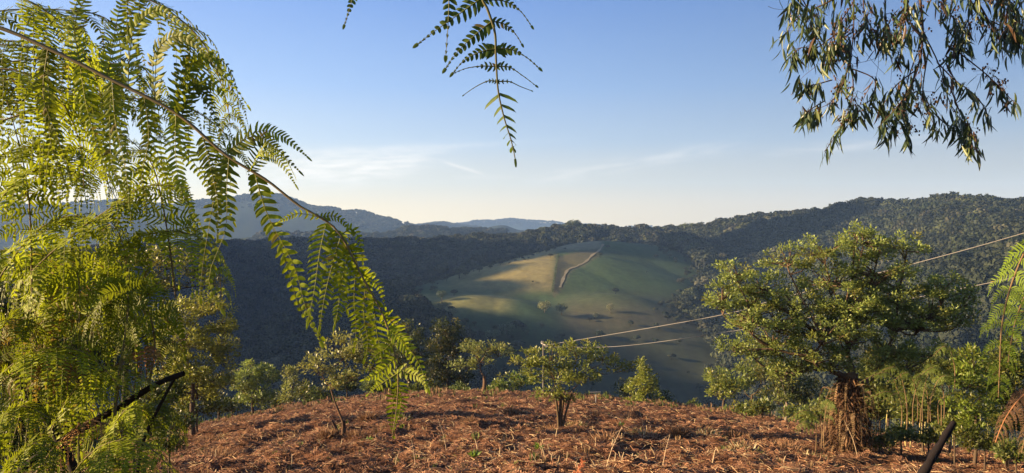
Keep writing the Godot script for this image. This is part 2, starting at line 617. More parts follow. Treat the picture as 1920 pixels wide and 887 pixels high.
func make_ridges() -> void:
	# the pasture hill and its spurs
	ridge([[1330, 512, 640], [1280, 482, 620], [1200, 458, 600], [1130, 452, 560], [1075, 470, 510], [1020, 485, 485], [950, 508, 470], [860, 530, 455], [770, 560, 440]], 0.36, 40.0, 0.0)
	ridge([[950, 508, 470], [900, 545, 420], [850, 566, 392]], 0.36, 22.0)
	ridge([[838, 562, 388], [885, 552, 380], [940, 560, 376], [1010, 600, 360]], 0.34, 16.0)
	ridge([[1100, 560, 400], [1140, 550, 398], [1180, 561, 400], [1250, 600, 395]], 0.34, 16.0)
	# the dark wooded ridge behind and the wooded hill that it runs into
	ridge([[150, 478, 700], [430, 469, 660], [650, 465, 650], [760, 463, 660], [860, 460, 680], [960, 452, 700], [1080, 441, 710], [1150, 444, 715], [1240, 450, 720], [1300, 447, 715], [1400, 435, 690], [1500, 423, 660], [1580, 412, 630], [1640, 403, 610], [1720, 416, 590], [1800, 415, 550], [1900, 409, 510], [2150, 405, 420]], 0.36, 25.0)
	ridge([[1800, 396, 550], [1900, 450, 400], [2050, 500, 280]], 0.42, 25.0)
	# pale plateau with a wooded knob
	ridge([[480, 452, 1180], [650, 447, 1150], [720, 449, 1150], [760, 446, 1180], [795, 436, 1200], [830, 443, 1200], [940, 444, 1250]], 0.3, 30.0)
	# the far blue mountain and the hills beyond the saddle
	ridge([[-150, 395, 2300], [130, 380, 2250], [250, 386, 2200], [370, 374, 2100], [440, 370, 2100], [530, 375, 2050], [600, 387, 2000], [650, 400, 1950], [700, 415, 1900], [740, 427, 1850], [850, 448, 1750]], 0.4, 60.0)
	ridge([[740, 432, 2500], [775, 427, 2500], [815, 420, 2450], [850, 428, 2450], [900, 436, 2400]], 0.3, 40.0)
	ridge([[820, 430, 3300], [870, 420, 3300], [910, 415, 3300], [960, 419, 3300], [1010, 421, 3300], [1100, 426, 3300], [1300, 430, 3300]], 0.3, 60.0)
	ridge([[880, 438, 1700], [950, 424, 1750], [1000, 428, 1750], [1060, 440, 1700]], 0.3, 40.0)
	# unseen mountain added at left, shaped to keep sun off the valley
	var shade_peak := []
	for e in [[-54.0, 980.0, 200.0], [-57.0, 960.0, 338.0], [-59.3, 949.0, 342.0], [-63.3, 926.0, 233.0], [-65.4, 900.0, 219.0], [-70.0, 848.0, 192.0], [-75.0, 830.0, 206.0], [-80.0, 820.0, 190.0], [-85.0, 820.0, 120.0]]:
		var az := deg_to_rad(e[0])
		shade_peak.append(Vector3(sin(az) * e[1], e[2], -cos(az) * e[1]))
	ridges.append([shade_peak, 2.3, 12.0])

func make_land() -> void:
	var azs := []
	var a := -180.0
	while a < 180.0:
		azs.append(a)
		a += 0.2 if a >= -40.0 and a < 40.0 else 0.8 if a >= -90.0 and a < -40.0 else 2.5
	azs.append(180.0)
	var rs := [0.0, 3.0, 6.0, 10.0, 15.0, 20.0, 30.0, 40.0, 50.0, 60.0, 70.0, 80.0, 92.0, 105.0, 120.0, 136.0, 154.0, 174.0, 196.0, 220.0]
	var r := 220.0
	while r < 4300.0:
		r += 4.5 if r >= 330.0 and r < 760.0 else r * 0.025
		rs.append(r)
	var acc := Acc.new()
	var na := azs.size()
	for ri in rs.size():
		for ai in na:
			var az := deg_to_rad(azs[ai])
			var x: float = sin(az) * rs[ri]
			var z: float = -cos(az) * rs[ri]
			var h := terrain_h(x, z)
			if rs[ri] < 120.0:
				var inside := z < -6.0 and z > -80.0 and absf(x) < -z * 1.05
				if inside: h -= 0.6
			acc.v.append(Vector3(x, h, z))
			acc.n.append(Vector3.UP)
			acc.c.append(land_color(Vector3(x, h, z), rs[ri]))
	for ri in rs.size() - 1:
		for ai in na - 1:
			var q := ri * na + ai
			acc.ix.append_array([q, q + na, q + 1, q + 1, q + na, q + na + 1])
	# normals by differences
	var nrm := PackedVector3Array()
	nrm.resize(acc.v.size())
	for ri in rs.size():
		for ai in na:
			var q := ri * na + ai
			var e: Vector3 = acc.v[ri * na + mini(ai + 1, na - 1)] - acc.v[ri * na + maxi(ai - 1, 0)]
			var g: Vector3 = acc.v[mini(ri + 1, rs.size() - 1) * na + ai] - acc.v[maxi(ri - 1, 0) * na + ai]
			var c := e.cross(g)
			nrm[q] = (c if c.y > 0.0 else -c).normalized() if c.length() > 1e-6 else Vector3.UP
	acc.n = nrm
	var o := put(acc.mesh(), "terrain", M.land)
	tag(o, "hills and valley floor below the field, pasture and forest floor", "terrain", "", "structure")

func land_color(p: Vector3, r: float) -> Color:
	var n := nz.get_noise_2d(p.x * 2.0 + 300.0, p.z * 2.0)
	if r < 110.0: return Color(0.06, 0.055, 0.02)
	if in_pasture(p):
		var q := pix(p)
		if Geometry2D.is_point_in_polygon(q, ploughed): return Color(0.085, 0.078, 0.036) * (1.0 + 0.3 * n)
		var c := Color(0.045, 0.07, 0.026)
		n += 0.8 * nz.get_noise_2d(p.x * 9.0, p.z * 9.0 + 70.0)
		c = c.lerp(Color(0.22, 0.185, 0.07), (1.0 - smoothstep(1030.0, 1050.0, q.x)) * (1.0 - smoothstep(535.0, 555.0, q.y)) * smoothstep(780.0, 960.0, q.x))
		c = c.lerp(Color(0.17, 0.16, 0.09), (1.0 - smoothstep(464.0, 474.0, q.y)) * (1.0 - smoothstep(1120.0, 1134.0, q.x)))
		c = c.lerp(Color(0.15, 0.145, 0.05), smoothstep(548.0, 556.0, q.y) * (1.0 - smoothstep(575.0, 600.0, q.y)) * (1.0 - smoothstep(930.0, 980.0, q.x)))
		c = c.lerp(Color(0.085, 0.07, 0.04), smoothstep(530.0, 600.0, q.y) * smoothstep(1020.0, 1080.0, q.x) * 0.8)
		c = c.lerp(Color(0.028, 0.034, 0.016), smoothstep(580.0, 660.0, q.y) * 0.85)  # lower slope darkened in the colour, standing in for valley shade
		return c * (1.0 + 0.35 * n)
	return Color(0.035, 0.05, 0.016) * (1.0 + 0.4 * n) * lerpf(1.0, 0.5, smoothstep(900.0, 1800.0, r))

func make_field() -> void:
	var acc := Acc.new()
	var ds := []
	var d := 5.0
	while d < 80.0:
		ds.append(d)
		d *= 1.0085
	var nu := 420
	for di in ds.size():
		for i in nu + 1:
			var u := -1.1 + 2.2 * i / nu
			var x: float = u * ds[di]
			var y := field_h(x, ds[di])
			acc.v.append(Vector3(x, y, -ds[di]))
			acc.n.append(Vector3.UP)
			var n := nz_fine.get_noise_2d(x * 14.0 + 200.0, ds[di] * 14.0)
			var n2 := nz_fine.get_noise_2d(x * 3.0 - 100.0, ds[di] * 3.0)
			var c := Color(0.14, 0.063, 0.034).lerp(Color(0.20, 0.10, 0.056), clampf(0.5 + n, 0.0, 1.0))
			c = c.lerp(Color(0.07, 0.042, 0.028), clampf(n2 * 1.2, 0.0, 0.7))
			acc.c.append(c)
	var w := nu + 1
	for di in ds.size() - 1:
		for i in nu:
			var q := di * w + i
			acc.ix.append_array([q, q + w, q + 1, q + 1, q + w, q + w + 1])
	for di in ds.size():
		for i in w:
			var q := di * w + i
			var e: Vector3 = acc.v[di * w + mini(i + 1, w - 1)] - acc.v[di * w + maxi(i - 1, 0)]
			var g: Vector3 = acc.v[mini(di + 1, ds.size() - 1) * w + i] - acc.v[maxi(di - 1, 0) * w + i]
			acc.n[q] = e.cross(g).normalized()
	var o := put(acc.mesh(), "field_ground", M.soil)
	tag(o, "red brown cleared field covered in cut dry plants", "field", "", "structure")
	# loose cut straw and fern litter, too many to count
	for kind in 3:
		var m := Acc.new()
		if kind == 0:
			m.tube([Vector3(-0.5, 0, 0), Vector3(-0.1, 0.05, 0.02), Vector3(0.5, 0.02, 0)], 0.035, 0.02, 3, Color.WHITE)
		elif kind == 1:
			m.tube([Vector3(-0.5, 0, 0), Vector3(0.0, 0.12, 0.1), Vector3(0.5, 0.0, 0)], 0.05, 0.02, 3, Color.WHITE)
		else:
			for k in 7:
				m.leaf(Vector3(-0.4 + k * 0.12, 0.02, 0), Vector3(0.5, 0.15, 0.8 if k % 2 else -0.8).normalized(), Vector3.UP, 0.4 - k * 0.03, 0.13, Color.WHITE)
		var mm := MultiMesh.new()
		mm.transform_format = MultiMesh.TRANSFORM_3D
		mm.use_colors = true
		mm.mesh = m.mesh()
		var count: int = [74000, 44000, 56000][kind]
		mm.instance_count = count
		for i in count:
			var dd := 9.0 * pow(60.0 / 9.0, pow(rng.randf(), 0.85))
			var x := rng.randf_range(-0.78, 0.78) * dd
			var patch := nz_fine.get_noise_2d(x * 7.0 + 900.0 + kind * 70.0, dd * 7.0)
			if patch < -0.1 and rng.randf() < 0.7:
				x = rng.randf_range(-0.78, 0.78) * dd
				patch = nz_fine.get_noise_2d(x * 7.0 + 900.0 + kind * 70.0, dd * 7.0)
			var p := Vector3(x, field_h(x, dd) + 0.01, -dd)
			var len := rng.randf_range(0.06, 0.24) * (1.0 if kind < 2 else 0.9) * (0.8 + dd * 0.016)
			var bs := Basis(Vector3.UP, rng.randf() * TAU) * Basis(Vector3(0, 0, 1), rng.randfn() * 0.25) * Basis(Vector3(1, 0, 0), rng.randfn() * 0.4)
			mm.set_instance_transform(i, Transform3D(bs.scaled(Vector3(len, len, len)), p))
			var g := rng.randf()
			var c := Color(0.18, 0.08, 0.042).lerp(Color(0.31, 0.17, 0.095), rng.randf())
			if kind == 0 and g < 0.36: c = Color(0.50, 0.36, 0.20) * rng.randf_range(0.8, 1.2)
			if g > 0.93: c = Color(0.09, 0.05, 0.03)
			if kind == 2 and g < 0.015: c = Color(0.10, 0.11, 0.03)
			mm.set_instance_color(i, c * (1.0 + 0.7 * patch))
		var mi := MultiMeshInstance3D.new()
		mi.name = ["straw_litter", "stalk_litter", "dry_fern_litter"][kind]
		mi.multimesh = mm
		mi.material_override = M.dry
		add_child(mi)
		tag(mi, ["pale and brown cut straw strewn over the cleared field", "broken brown stalks lying over the cleared field", "shrivelled brown fern scraps over the cleared field"][kind], "litter", "", "stuff")
	# ragged dry grass and low green regrowth along the crest
	var tuft := Acc.new()
	for k in 16:
		var tw := Vector2.from_angle(rng.randf() * TAU)
		tuft.blade(Vector3(tw.x * 0.25, 0, tw.y * 0.25), Vector3(tw.x * 0.5, 1.0, tw.y * 0.5).normalized(), Vector3(tw.x, 0.2, tw.y).normalized(), rng.randf_range(0.5, 1.0), 0.09, rng.randf_range(0.1, 0.5), Vector3.ZERO, Color.WHITE)
	var gm := MultiMesh.new()
	gm.transform_format = MultiMesh.TRANSFORM_3D
	gm.use_colors = true
	gm.mesh = tuft.mesh()
	gm.instance_count = 2600
	for i in 2600:
		var dd := 33.0 + 15.0 * rng.randf() if i % 3 else 11.0 * pow(4.0, rng.randf())
		var x := rng.randf_range(-0.7, 0.72) * dd
		var clump := nz_fine.get_noise_2d(x * 6.0 + 400.0, dd * 6.0)
		var sz := rng.randf_range(0.10, 0.34) * (0.6 + maxf(0.0, clump) * 1.6) * (1.0 if i % 3 else 0.55)
		gm.set_instance_transform(i, Transform3D(Basis(Vector3.UP, rng.randf() * TAU).scaled(Vector3(sz, sz, sz)), Vector3(x, field_h(x, dd) - 0.02, -dd)))
		var green_share := 0.55 if i % 3 else 0.25
		gm.set_instance_color(i, Color(0.11, 0.14, 0.035) * rng.randf_range(0.6, 1.2) if rng.randf() < green_share else Color(0.25, 0.16, 0.085) * rng.randf_range(0.6, 1.3))
	var gi := MultiMeshInstance3D.new()
	gi.name = "crest_grass"
	gi.multimesh = gm
	gi.material_override = M.dry
	add_child(gi)
	tag(gi, "ragged dry grass and low green regrowth, thickest along the crest", "grass", "", "stuff")

# ---------------------------------------------------------------- forest
func crown_mesh(seed_: int, leaves: int, size: float) -> ArrayMesh:
	var r2 := rng.state
	rng.seed = seed_
	var a := Acc.new()
	a.tube([Vector3(0, -1.6, 0), Vector3(0.05, -0.8, 0), Vector3(0, 0.1, 0.05)], 0.09, 0.04, 5, Color(0.09, 0.08, 0.06))
	var lumps := []
	for i in 9:
		var w := rv()
		w.y = absf(w.y) * 0.7 - 0.12
		lumps.append([w * rng.randf_range(0.3, 0.66), rng.randf_range(0.28, 0.46), rng.randf_range(0.75, 1.25)])
	for i in leaves:
		var l: Array = lumps[i % 9]
		var w := rv()
		if w.y < -0.2: w.y *= 0.4
		var p: Vector3 = l[0] + w * l[1] * Vector3(1, 0.75, 1) * rng.randf_range(0.88, 1.08)
		var tn := (rv() - w * 0.2).normalized()
		var nn := (w + (l[0] as Vector3).normalized() * 0.35 + Vector3(0, 0.15, 0) + rv() * 0.22).normalized()
		a.leaf(p - tn * size * 0.45, tn, nn, size * rng.randf_range(0.7, 1.3), size * 0.9, Color.WHITE * l[2] * rng.randf_range(0.8, 1.2))
	rng.state = r2
	return a.mesh()

func make_forest() -> void:
	var meshes := []
	for i in 4: meshes.append(crown_mesh(900 + i, 460, 0.22))
	var spots := [[], [], [], []]
	var near := []
	var tries := 0
	while tries < 90000:
		tries += 1
		var d := 90.0 + 655.0 * sqrt(rng.randf())
		var x := rng.randf_range(-0.74, 0.74) * d
		var p := Vector3(x, terrain_h(x, -d), -d)
		if p.y < -71.0 and rng.randf() < 0.5: continue
		var regrowth := false
		if in_pasture(p):
			var edge := in_pasture(p * Vector3(1.03, 1, 1)) and in_pasture(p * Vector3(0.97, 1, 1)) and in_pasture(p + Vector3(14, 0, 0)) and in_pasture(p + Vector3(-14, 0, 0))
			if rng.randf() > (0.10 if not edge else 0.035 if pix(p).y > 600.0 else 0.002): continue
			regrowth = true
		var bx := pix(p).x
		if d < 230.0 and bx > 470.0 and bx < 1430.0 and rng.randf() < 0.8: continue
		# skip what lies well behind the crest
		var up := terrain_h(x * 1.05, -d * 1.05)
		if up < p.y - 0.05 * d * 0.25 and d > 480.0: continue
		var s := (2.6 + 4.0 * pow(rng.randf(), 2.0)) * (0.8 + d / 2200.0)
		if x > 120.0: s *= 1.35
		if d < 230.0: s = rng.randf_range(2.0, 3.6)
		if regrowth: s = rng.randf_range(0.8, 2.6)
		var q := pix(p)
		if d < 430.0 and q.x > 1560.0 and q.x < 1940.0 and q.y > 400.0 and q.y < 700.0: near.append([p, s, d])
		else: spots[rng.randi() % 4].append([p, s])
	near.sort_custom(func(a, b): return a[1] / a[2] > b[1] / b[2])
	for i in near.size():
		if i >= 110: spots[i % 4].append([near[i][0], near[i][1]])
	# far ridges
	for i in 15000:
		var r: Array = ridges[[6, 6, 6, 7, 8, 9, 5, 5][i % 8]] if i % 8 < 6 else ridges[5]
		var pts: Array = r[0]
		var k := rng.randi() % (pts.size() - 1)
		var b: Vector3 = (pts[k] as Vector3).lerp(pts[k + 1], rng.randf())
		var off := absf(rng.randfn()) * (220.0 if i % 8 < 3 else 50.0)
		var x := b.x + rng.randf_range(-10, 10)
		var z := b.z + off - 12.0
		if i % 8 >= 6 and rng.randf() < 0.45: continue
		spots[i % 4].append([Vector3(x, terrain_h(x, z), z), rng.randf_range(4.0, 8.0) * (0.7 if i % 8 >= 6 else 1.0)])
	for v in 4:
		var mm := MultiMesh.new()
		mm.transform_format = MultiMesh.TRANSFORM_3D
		mm.use_colors = true
		mm.mesh = meshes[v]
		mm.instance_count = spots[v].size()
		for i in spots[v].size():
			var s: float = spots[v][i][1]
			mm.set_instance_transform(i, Transform3D(Basis(Vector3.UP, rng.randf() * TAU).scaled(Vector3(s, s * rng.randf_range(0.85, 1.3), s)), spots[v][i][0] + Vector3(0, s * 0.75, 0)))
			mm.set_instance_color(i, forest_tone())
		var mi := MultiMeshInstance3D.new()
		mi.name = ["broadleaf_forest", "mixed_forest", "dense_forest", "hill_forest"][v]
		mi.multimesh = mm
		mi.material_override = M.forest
		add_child(mi)
		tag(mi, ["dark broadleaf forest over the ridges beyond the valley", "mixed dark green woodland over the valley sides", "dense shaded forest across the far slopes", "lumpy green canopy covering the hills"][v], "forest", "", "stuff")
	for i in mini(110, near.size()):
		var a: Array = near[i]
		var s: float = a[1]
		var m := leaf_variant(i % 6)
		var o := put(meshes[i % 4], "forest_tree", m, null, a[0] + Vector3(0, s * 0.75, 0))
		o.basis = Basis(Vector3.UP, rng.randf() * TAU).scaled(Vector3(s, s * rng.randf_range(0.9, 1.3), s))
		tag(o, "rounded dark green tree in the forest on the right hillside", "tree", "forest trees on the right hillside")

var variants := []
func leaf_variant(i: int) -> Material:
	if variants.is_empty():
		for k in 6:
			var m := leafy(0.7, 0.3, 0.3)
			m.albedo_color = forest_tone().linear_to_srgb()
			variants.append(m)
	return variants[i]

func forest_tone() -> Color:
	var c := Color(0.032, 0.048, 0.018).lerp(Color(0.06, 0.07, 0.034), rng.randf())
	if rng.randf() < 0.14: c = Color(0.12, 0.12, 0.07) if rng.randf() < 0.5 else Color(0.09, 0.105, 0.04)
	return c * rng.randf_range(0.2, 0.7)

func land_hit(px: float, py: float, d0: float) -> Vector3:
	var d := d0
	while d < 2600.0:
		var p := at(px, py, d)
		if p.y <= terrain_h(p.x, p.z): return p
		d += 2.0
	return at(px, py, d0)

func make_pasture_trees() -> void:
	var list := [
		[1021, 588, 26, 24, "pale round tree on the pasture below the hedge line", Color(0.16, 0.17, 0.06)],
		[1053, 592, 24, 24, "dark round tree just right of the pale pasture tree", Color(0.06, 0.08, 0.03)],
		[1144, 590, 15, 22, "small pale narrow tree below the small lit knoll", Color(0.17, 0.17, 0.08)],
		[1117, 600, 12, 14, "tiny grey bush left of the narrow pasture tree", Color(0.10, 0.11, 0.06)],
		[828, 566, 20, 22, "dark bushy tree at the top left end of the lit knoll", Color(0.05, 0.07, 0.03)],
		[812, 610, 26, 18, "pale spreading tree in the shade left of the knoll", Color(0.11, 0.13, 0.07)],
		[790, 622, 20, 14, "low pale bush at the valley edge left of the knoll", Color(0.11, 0.13, 0.07)],
		[830, 585, 22, 20, "dark green tree on the left foot of the lit knoll", Color(0.07, 0.09, 0.03)],
		[848, 596, 20, 18, "sunlit tree on the left flank of the knoll", Color(0.12, 0.13, 0.05)],
		[925, 640, 30, 22, "shaded tree with bright edge in the valley, first of the pair", Color(0.09, 0.12, 0.06)],
		[950, 632, 32, 26, "taller shaded tree with bright edge in the valley", Color(0.09, 0.12, 0.06)],
		[988, 630, 11, 12, "small round bush beside the taller valley tree", Color(0.08, 0.11, 0.06)],
		[972, 650, 26, 12, "low dark bush in the valley below the taller tree", Color(0.05, 0.07, 0.03)],
		[1008, 470, 12, 10, "pale tree alone at the edge of the dark wood above the pasture", Color(0.17, 0.16, 0.11)],
	]
	for e in list:
		var p := land_hit(e[0], e[1], 235.0)
		var s: float = e[2] * K * -p.z * 0.5
		var h: float = e[3] * K * -p.z
		var t := thing("pasture_tree", e[4], "tree", p)
		var tr := Acc.new()
		tr.tube([Vector3(0, -0.5, 0), Vector3(0.1, h * 0.3, 0), Vector3(0, h * 0.6, 0.1)], 0.25, 0.12, 6, Color(0.11, 0.09, 0.07))
		put(tr.mesh(), "trunk", M.bark, t)
		var cr := Acc.new()
		for i in 900:
			var lump := Vector3(sin(i % 11 * 2.4), absf(sin(i % 11 * 1.7)), cos(i % 11 * 2.4)) * 0.5
			var w := rv()
			var q := Vector3(0, h * 0.52, 0) + (lump + w * 0.5) * Vector3(s, h * 0.45, s)
			cr.leaf(q, rv(), (w + rv() * 0.6).normalized(), s * 0.16, s * 0.11, (e[5] as Color) * rng.randf_range(0.6, 1.35))
		put(cr.mesh(), "crown", M.leaf, t)
	# trees that stand up on the skyline
	var sky_trees := [[1076, 424, 26, 18, "tallest spreading tree on the skyline above the pasture"], [1062, 424, 14, 10, "low round tree left of the tallest skyline tree"], [1100, 426, 20, 9, "flat topped tree right of the tallest skyline tree"], [1252, 432, 22, 14, "loose tree on the skyline in the saddle before the right hill"], [1290, 430, 32, 18, "broad round tree on the skyline where the right hill starts"], [1270, 432, 14, 9, "small tree between the two saddle skyline trees"], [1215, 432, 26, 9, "low tree left of the loose saddle tree on the skyline"], [1018, 430, 18, 9, "bushy tree on the skyline left of the highest ridge"], [795, 452, 34, 24, "dense dark wooded clump on the pale plateau"], [770, 452, 22, 12, "low wooded clump left of the dense plateau clump"]]
	for e in sky_trees:
		var d := 705.0 if e[0] > 850 else 1190.0
		var b := at(e[0], e[1], d)
		b.y = terrain_h(b.x, -d)
		var top := at(e[0], e[1] - e[3] * 0.8, d).y - 1.0
		var h := maxf(top - b.y, 6.0)
		var s: float = e[2] * K * d * 0.5
		var t := thing("skyline_tree", e[4], "tree", b)
		var tr := Acc.new()
		tr.tube([Vector3(0, -1, 0), Vector3(0.2, h * 0.4, 0), Vector3(0, h * 0.75, 0.1)], 0.3, 0.15, 6, Color(0.10, 0.09, 0.07))
		put(tr.mesh(), "trunk", M.bark, t)
		var cr := Acc.new()
		for i in 900:
			var lump := Vector3(sin(i % 9 * 2.4), absf(sin(i % 9 * 1.9)) * 0.8, cos(i % 9 * 2.4)) * 0.55
			var w := rv()
			var q := Vector3(0, h * 0.66, 0) + (lump + w * 0.42) * Vector3(s, h * 0.36, s)
			cr.leaf(q, rv(), (w + rv() * 0.6).normalized(), s * 0.16, s * 0.12, Color(0.06, 0.075, 0.03) * rng.randf_range(0.6, 1.35))
		put(cr.mesh(), "crown", M.forest, t)
	# the pale track that winds over the shoulder
	var tk := []
	for e in [[1131, 458], [1124, 470], [1110, 480], [1098, 492], [1084, 500], [1066, 507], [1058, 520], [1050, 540]]:
		tk.append(land_hit(e[0], e[1], 300.0))
	var tl := curve(tk, 40)
	var ta := Acc.new()
	for i in 40:
		var p: Vector3 = tl[i]
		var tn: Vector3 = (tl[mini(i + 1, 39)] - tl[maxi(i - 1, 0)]).normalized()
		var sd := tn.cross(Vector3.UP).normalized()
		for k in 2:
			var q := p + sd * (k - 0.5) * (1.5 + 0.6 * sin(i * 1.3))
			q.y = terrain_h(q.x, q.z) + 0.25
			ta.v.append(q)
			ta.n.append(Vector3.UP)
			ta.c.append(Color(0.20, 0.17, 0.10))
	for i in 39:
		var q := i * 2
		ta.ix.append_array([q, q + 2, q + 1, q + 1, q + 2, q + 3])
	var to := put(ta.mesh(), "track", M.land)
	tag(to, "thin pale track winding over the shoulder of the pasture hill", "track", "", "structure")
	# the hedge between grass and ploughed strip
	var hd := Acc.new()
	var h0 := Vector3.ZERO
	for i in 46:
		var f := i / 45.0
		var p := land_hit(lerpf(1046, 1036, f) + rng.randf_range(-1, 1), lerpf(480, 548, f), 300.0)
		if i == 0: h0 = p
		for l in 50:
			var w := rv() * Vector3(0.5, 0.6, 1.2)
			hd.leaf(p + w + Vector3(0, 0.8, 0), rv(), rv(), 0.4, 0.3, Color(0.055, 0.075, 0.025) * rng.randf_range(0.6, 1.4))
	var ho := put(hd.mesh(h0), "hedge", M.leaf, null, h0)
	tag(ho, "straight dark hedge running down the pasture beside the ploughed strip", "hedge")

# ---------------------------------------------------------------- the trees round the field
func make_trees() -> void:
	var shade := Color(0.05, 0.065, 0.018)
	# big tree
	var b := hit(1590, 850)
	var d := -b.z
	tree("broad_tree", "largest tree, wide clumped olive crown over a trunk wrapped in dead ferns", "tree", "", d, Vector2(1588, 852), Vector2(1598, 700), [
		[1352, 562, 34, 44], [1385, 515, 40, 28], [1400, 600, 52, 40], [1440, 545, 46, 34], [1482, 492, 52, 30], [1540, 472, 52, 30], [1608, 455, 44, 22], [1692, 466, 40, 24],
		[1640, 512, 60, 34], [1560, 530, 60, 38], [1490, 572, 52, 38], [1455, 640, 52, 34], [1530, 618, 62, 42], [1610, 590, 60, 38], [1700, 540, 54, 40], [1765, 545, 44, 38],
		[1790, 600, 42, 34], [1722, 606, 54, 38], [1664, 655, 52, 32], [1565, 684, 52, 28], [1470, 695, 34, 18], [1736, 664, 44, 26], [1600, 650, 50, 30], [1380, 650, 34, 20], [1580, 570, 60, 40], [1650, 560, 60, 40], [1520, 660, 50, 30], [1680, 600, 50, 36], [1420, 570, 44, 34], [1740, 580, 44, 34], [1800, 560, 28, 26], [1600, 440, 36, 18], [1650, 475, 46, 26], [1420, 662, 40, 24], [1500, 690, 40, 22], [1640, 692, 44, 24], [1695, 692, 40, 24], [1450, 600, 50, 34], [1580, 620, 50, 34]],
		{"trunk": 15.0, "clump": 10.0, "leaf": 5.7, "per": 42, "dens": 0.9, "aspect": 0.5, "bark": Color(0.12, 0.08, 0.05), "tone": Color(0.205, 0.25, 0.062), "flat": 0.3})
	# leaning thin stem beside it
	var g := hit(1556, 800)
	tree("leaning_sapling", "thin pale stem leaning out to the side of the big tree's trunk", "tree", "", -g.z, Vector2(1556, 800), Vector2(1470, 705), [[1420, 655, 38, 16], [1450, 690, 30, 12]], {"trunk": 3.0, "clump": 9.0, "leaf": 7.0, "per": 16, "bark": Color(0.22, 0.17, 0.12)})
	# twin stemmed tree on the field
	g = hit(642, 824)
	var t := tree("field_tree", "small tree with two forked stems standing in the bare field", "tree", "", -g.z, Vector2(642, 824), Vector2(644, 790), [
		[600, 690, 36, 28], [640, 660, 42, 30], [680, 665, 36, 32], [700, 690, 26, 22], [655, 705, 34, 18], [620, 720, 24, 12], [715, 660, 26, 22]],
		{"trunk": 4.5, "clump": 9.0, "leaf": 7.0, "per": 14, "dens": 1.25, "bark": Color(0.11, 0.065, 0.04), "tone": Color(0.19, 0.195, 0.055), "trunks": 2})
	# centre tree
	g = hit(1050, 806)
	tree("flat_topped_tree", "tree in mid field with wide flat crown and several thin trunks", "tree", "", -g.z, Vector2(1050, 806), Vector2(1052, 740), [
		[990, 675, 28, 18], [1030, 670, 40, 26], [1080, 660, 46, 20], [1130, 672, 32, 18], [1160, 690, 20, 14], [1040, 705, 46, 28], [1085, 700, 40, 26], [1030, 735, 30, 16], [1062, 748, 26, 12], [1000, 700, 22, 14], [1175, 690, 12, 12], [970, 680, 18, 12]],
		{"trunk": 3.4, "clump": 8.0, "leaf": 6.0, "per": 22, "dens": 0.95, "tone": Color(0.18, 0.205, 0.04), "trunks": 4, "bark": Color(0.12, 0.08, 0.045)})
	# umbrella trees on the crest
	tree("umbrella_tree", "tree on the crest with two flat umbrella tiers on a stubby trunk", "tree", "", 43.0, Vector2(906, 748), Vector2(908, 706), [
		[912, 655, 46, 13], [935, 662, 26, 12], [885, 652, 22, 10], [872, 686, 32, 10], [900, 682, 24, 10]], {"trunk": 4.0, "clump": 7.0, "leaf": 5.0, "per": 18, "dens": 1.6, "bark": Color(0.14, 0.085, 0.05), "tone": Color(0.165, 0.19, 0.055)})
	# dark trees beyond the crest
	tree("dark_tree", "tall blackish tree of stacked round clumps behind the crest", "tree", "", 58.0, Vector2(838, 790), Vector2(840, 700), [
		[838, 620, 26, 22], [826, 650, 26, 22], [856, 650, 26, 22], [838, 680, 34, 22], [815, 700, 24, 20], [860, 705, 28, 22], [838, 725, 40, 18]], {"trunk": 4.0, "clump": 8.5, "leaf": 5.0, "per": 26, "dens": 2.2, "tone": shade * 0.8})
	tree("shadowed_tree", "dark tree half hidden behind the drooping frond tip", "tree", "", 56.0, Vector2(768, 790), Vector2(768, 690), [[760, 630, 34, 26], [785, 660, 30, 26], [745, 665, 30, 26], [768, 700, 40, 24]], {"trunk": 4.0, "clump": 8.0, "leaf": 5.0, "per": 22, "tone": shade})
	tree("leafy_shrub", "low spreading bush on the crest left of the flat topped tree", "shrub", "", 46.0, Vector2(960, 760), Vector2(960, 735), [[950, 720, 26, 16], [985, 712, 26, 14], [930, 735, 18, 10]], {"trunk": 2.0, "clump": 7.0, "leaf": 6.0, "per": 18, "tone": Color(0.10, 0.14, 0.025)})
	# cone bush with a stake like stem
	g = hit(1208, 800)
	tree("cone_tree", "young cone shaped tree on a single thin pale stem", "tree", "", 40.0, Vector2(1206, 775), Vector2(1206, 740), [[1207, 692, 10, 16], [1206, 712, 20, 16], [1206, 732, 30, 18], [1208, 752, 36, 16]], {"trunk": 1.6, "clump": 8.0, "leaf": 5.5, "per": 26, "dens": 2.0, "tone": Color(0.19, 0.215, 0.035)})
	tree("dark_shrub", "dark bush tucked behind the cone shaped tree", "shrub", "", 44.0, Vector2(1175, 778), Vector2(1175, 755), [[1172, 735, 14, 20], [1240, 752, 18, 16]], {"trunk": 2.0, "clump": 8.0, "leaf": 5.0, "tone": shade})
	# low bushes along the crest
	var bushes := [[1258, 768, 20, 12, 43, "rounded pale green bush on the crest right of the cone tree"], [1285, 772, 16, 10, 43, "small light green bush at the crest beside the rounded one"], [1300, 765, 16, 14, 45, "dark leafy bush at the crest behind the light green one"], [925, 735, 22, 12, 46, "bush below the umbrella tree's trunk"], [700, 725, 20, 18, 47, "yellow green bush behind the field tree"], [650, 720, 22, 24, 50, "dark bush seen between the field tree's stems"], [860, 735, 22, 12, 47, "small shrub at the foot of the dark stacked tree"], [1150, 766, 14, 8, 42, "tuft of low leaves on the crest behind the flat topped tree"], [1340, 778, 18, 10, 41, "short bright fern like bush at the right crest"], [590, 745, 20, 14, 48, "low bush at the crest left of the field tree"], [1110, 765, 12, 7, 43, "grey green tuft by the white stake on the crest"]]
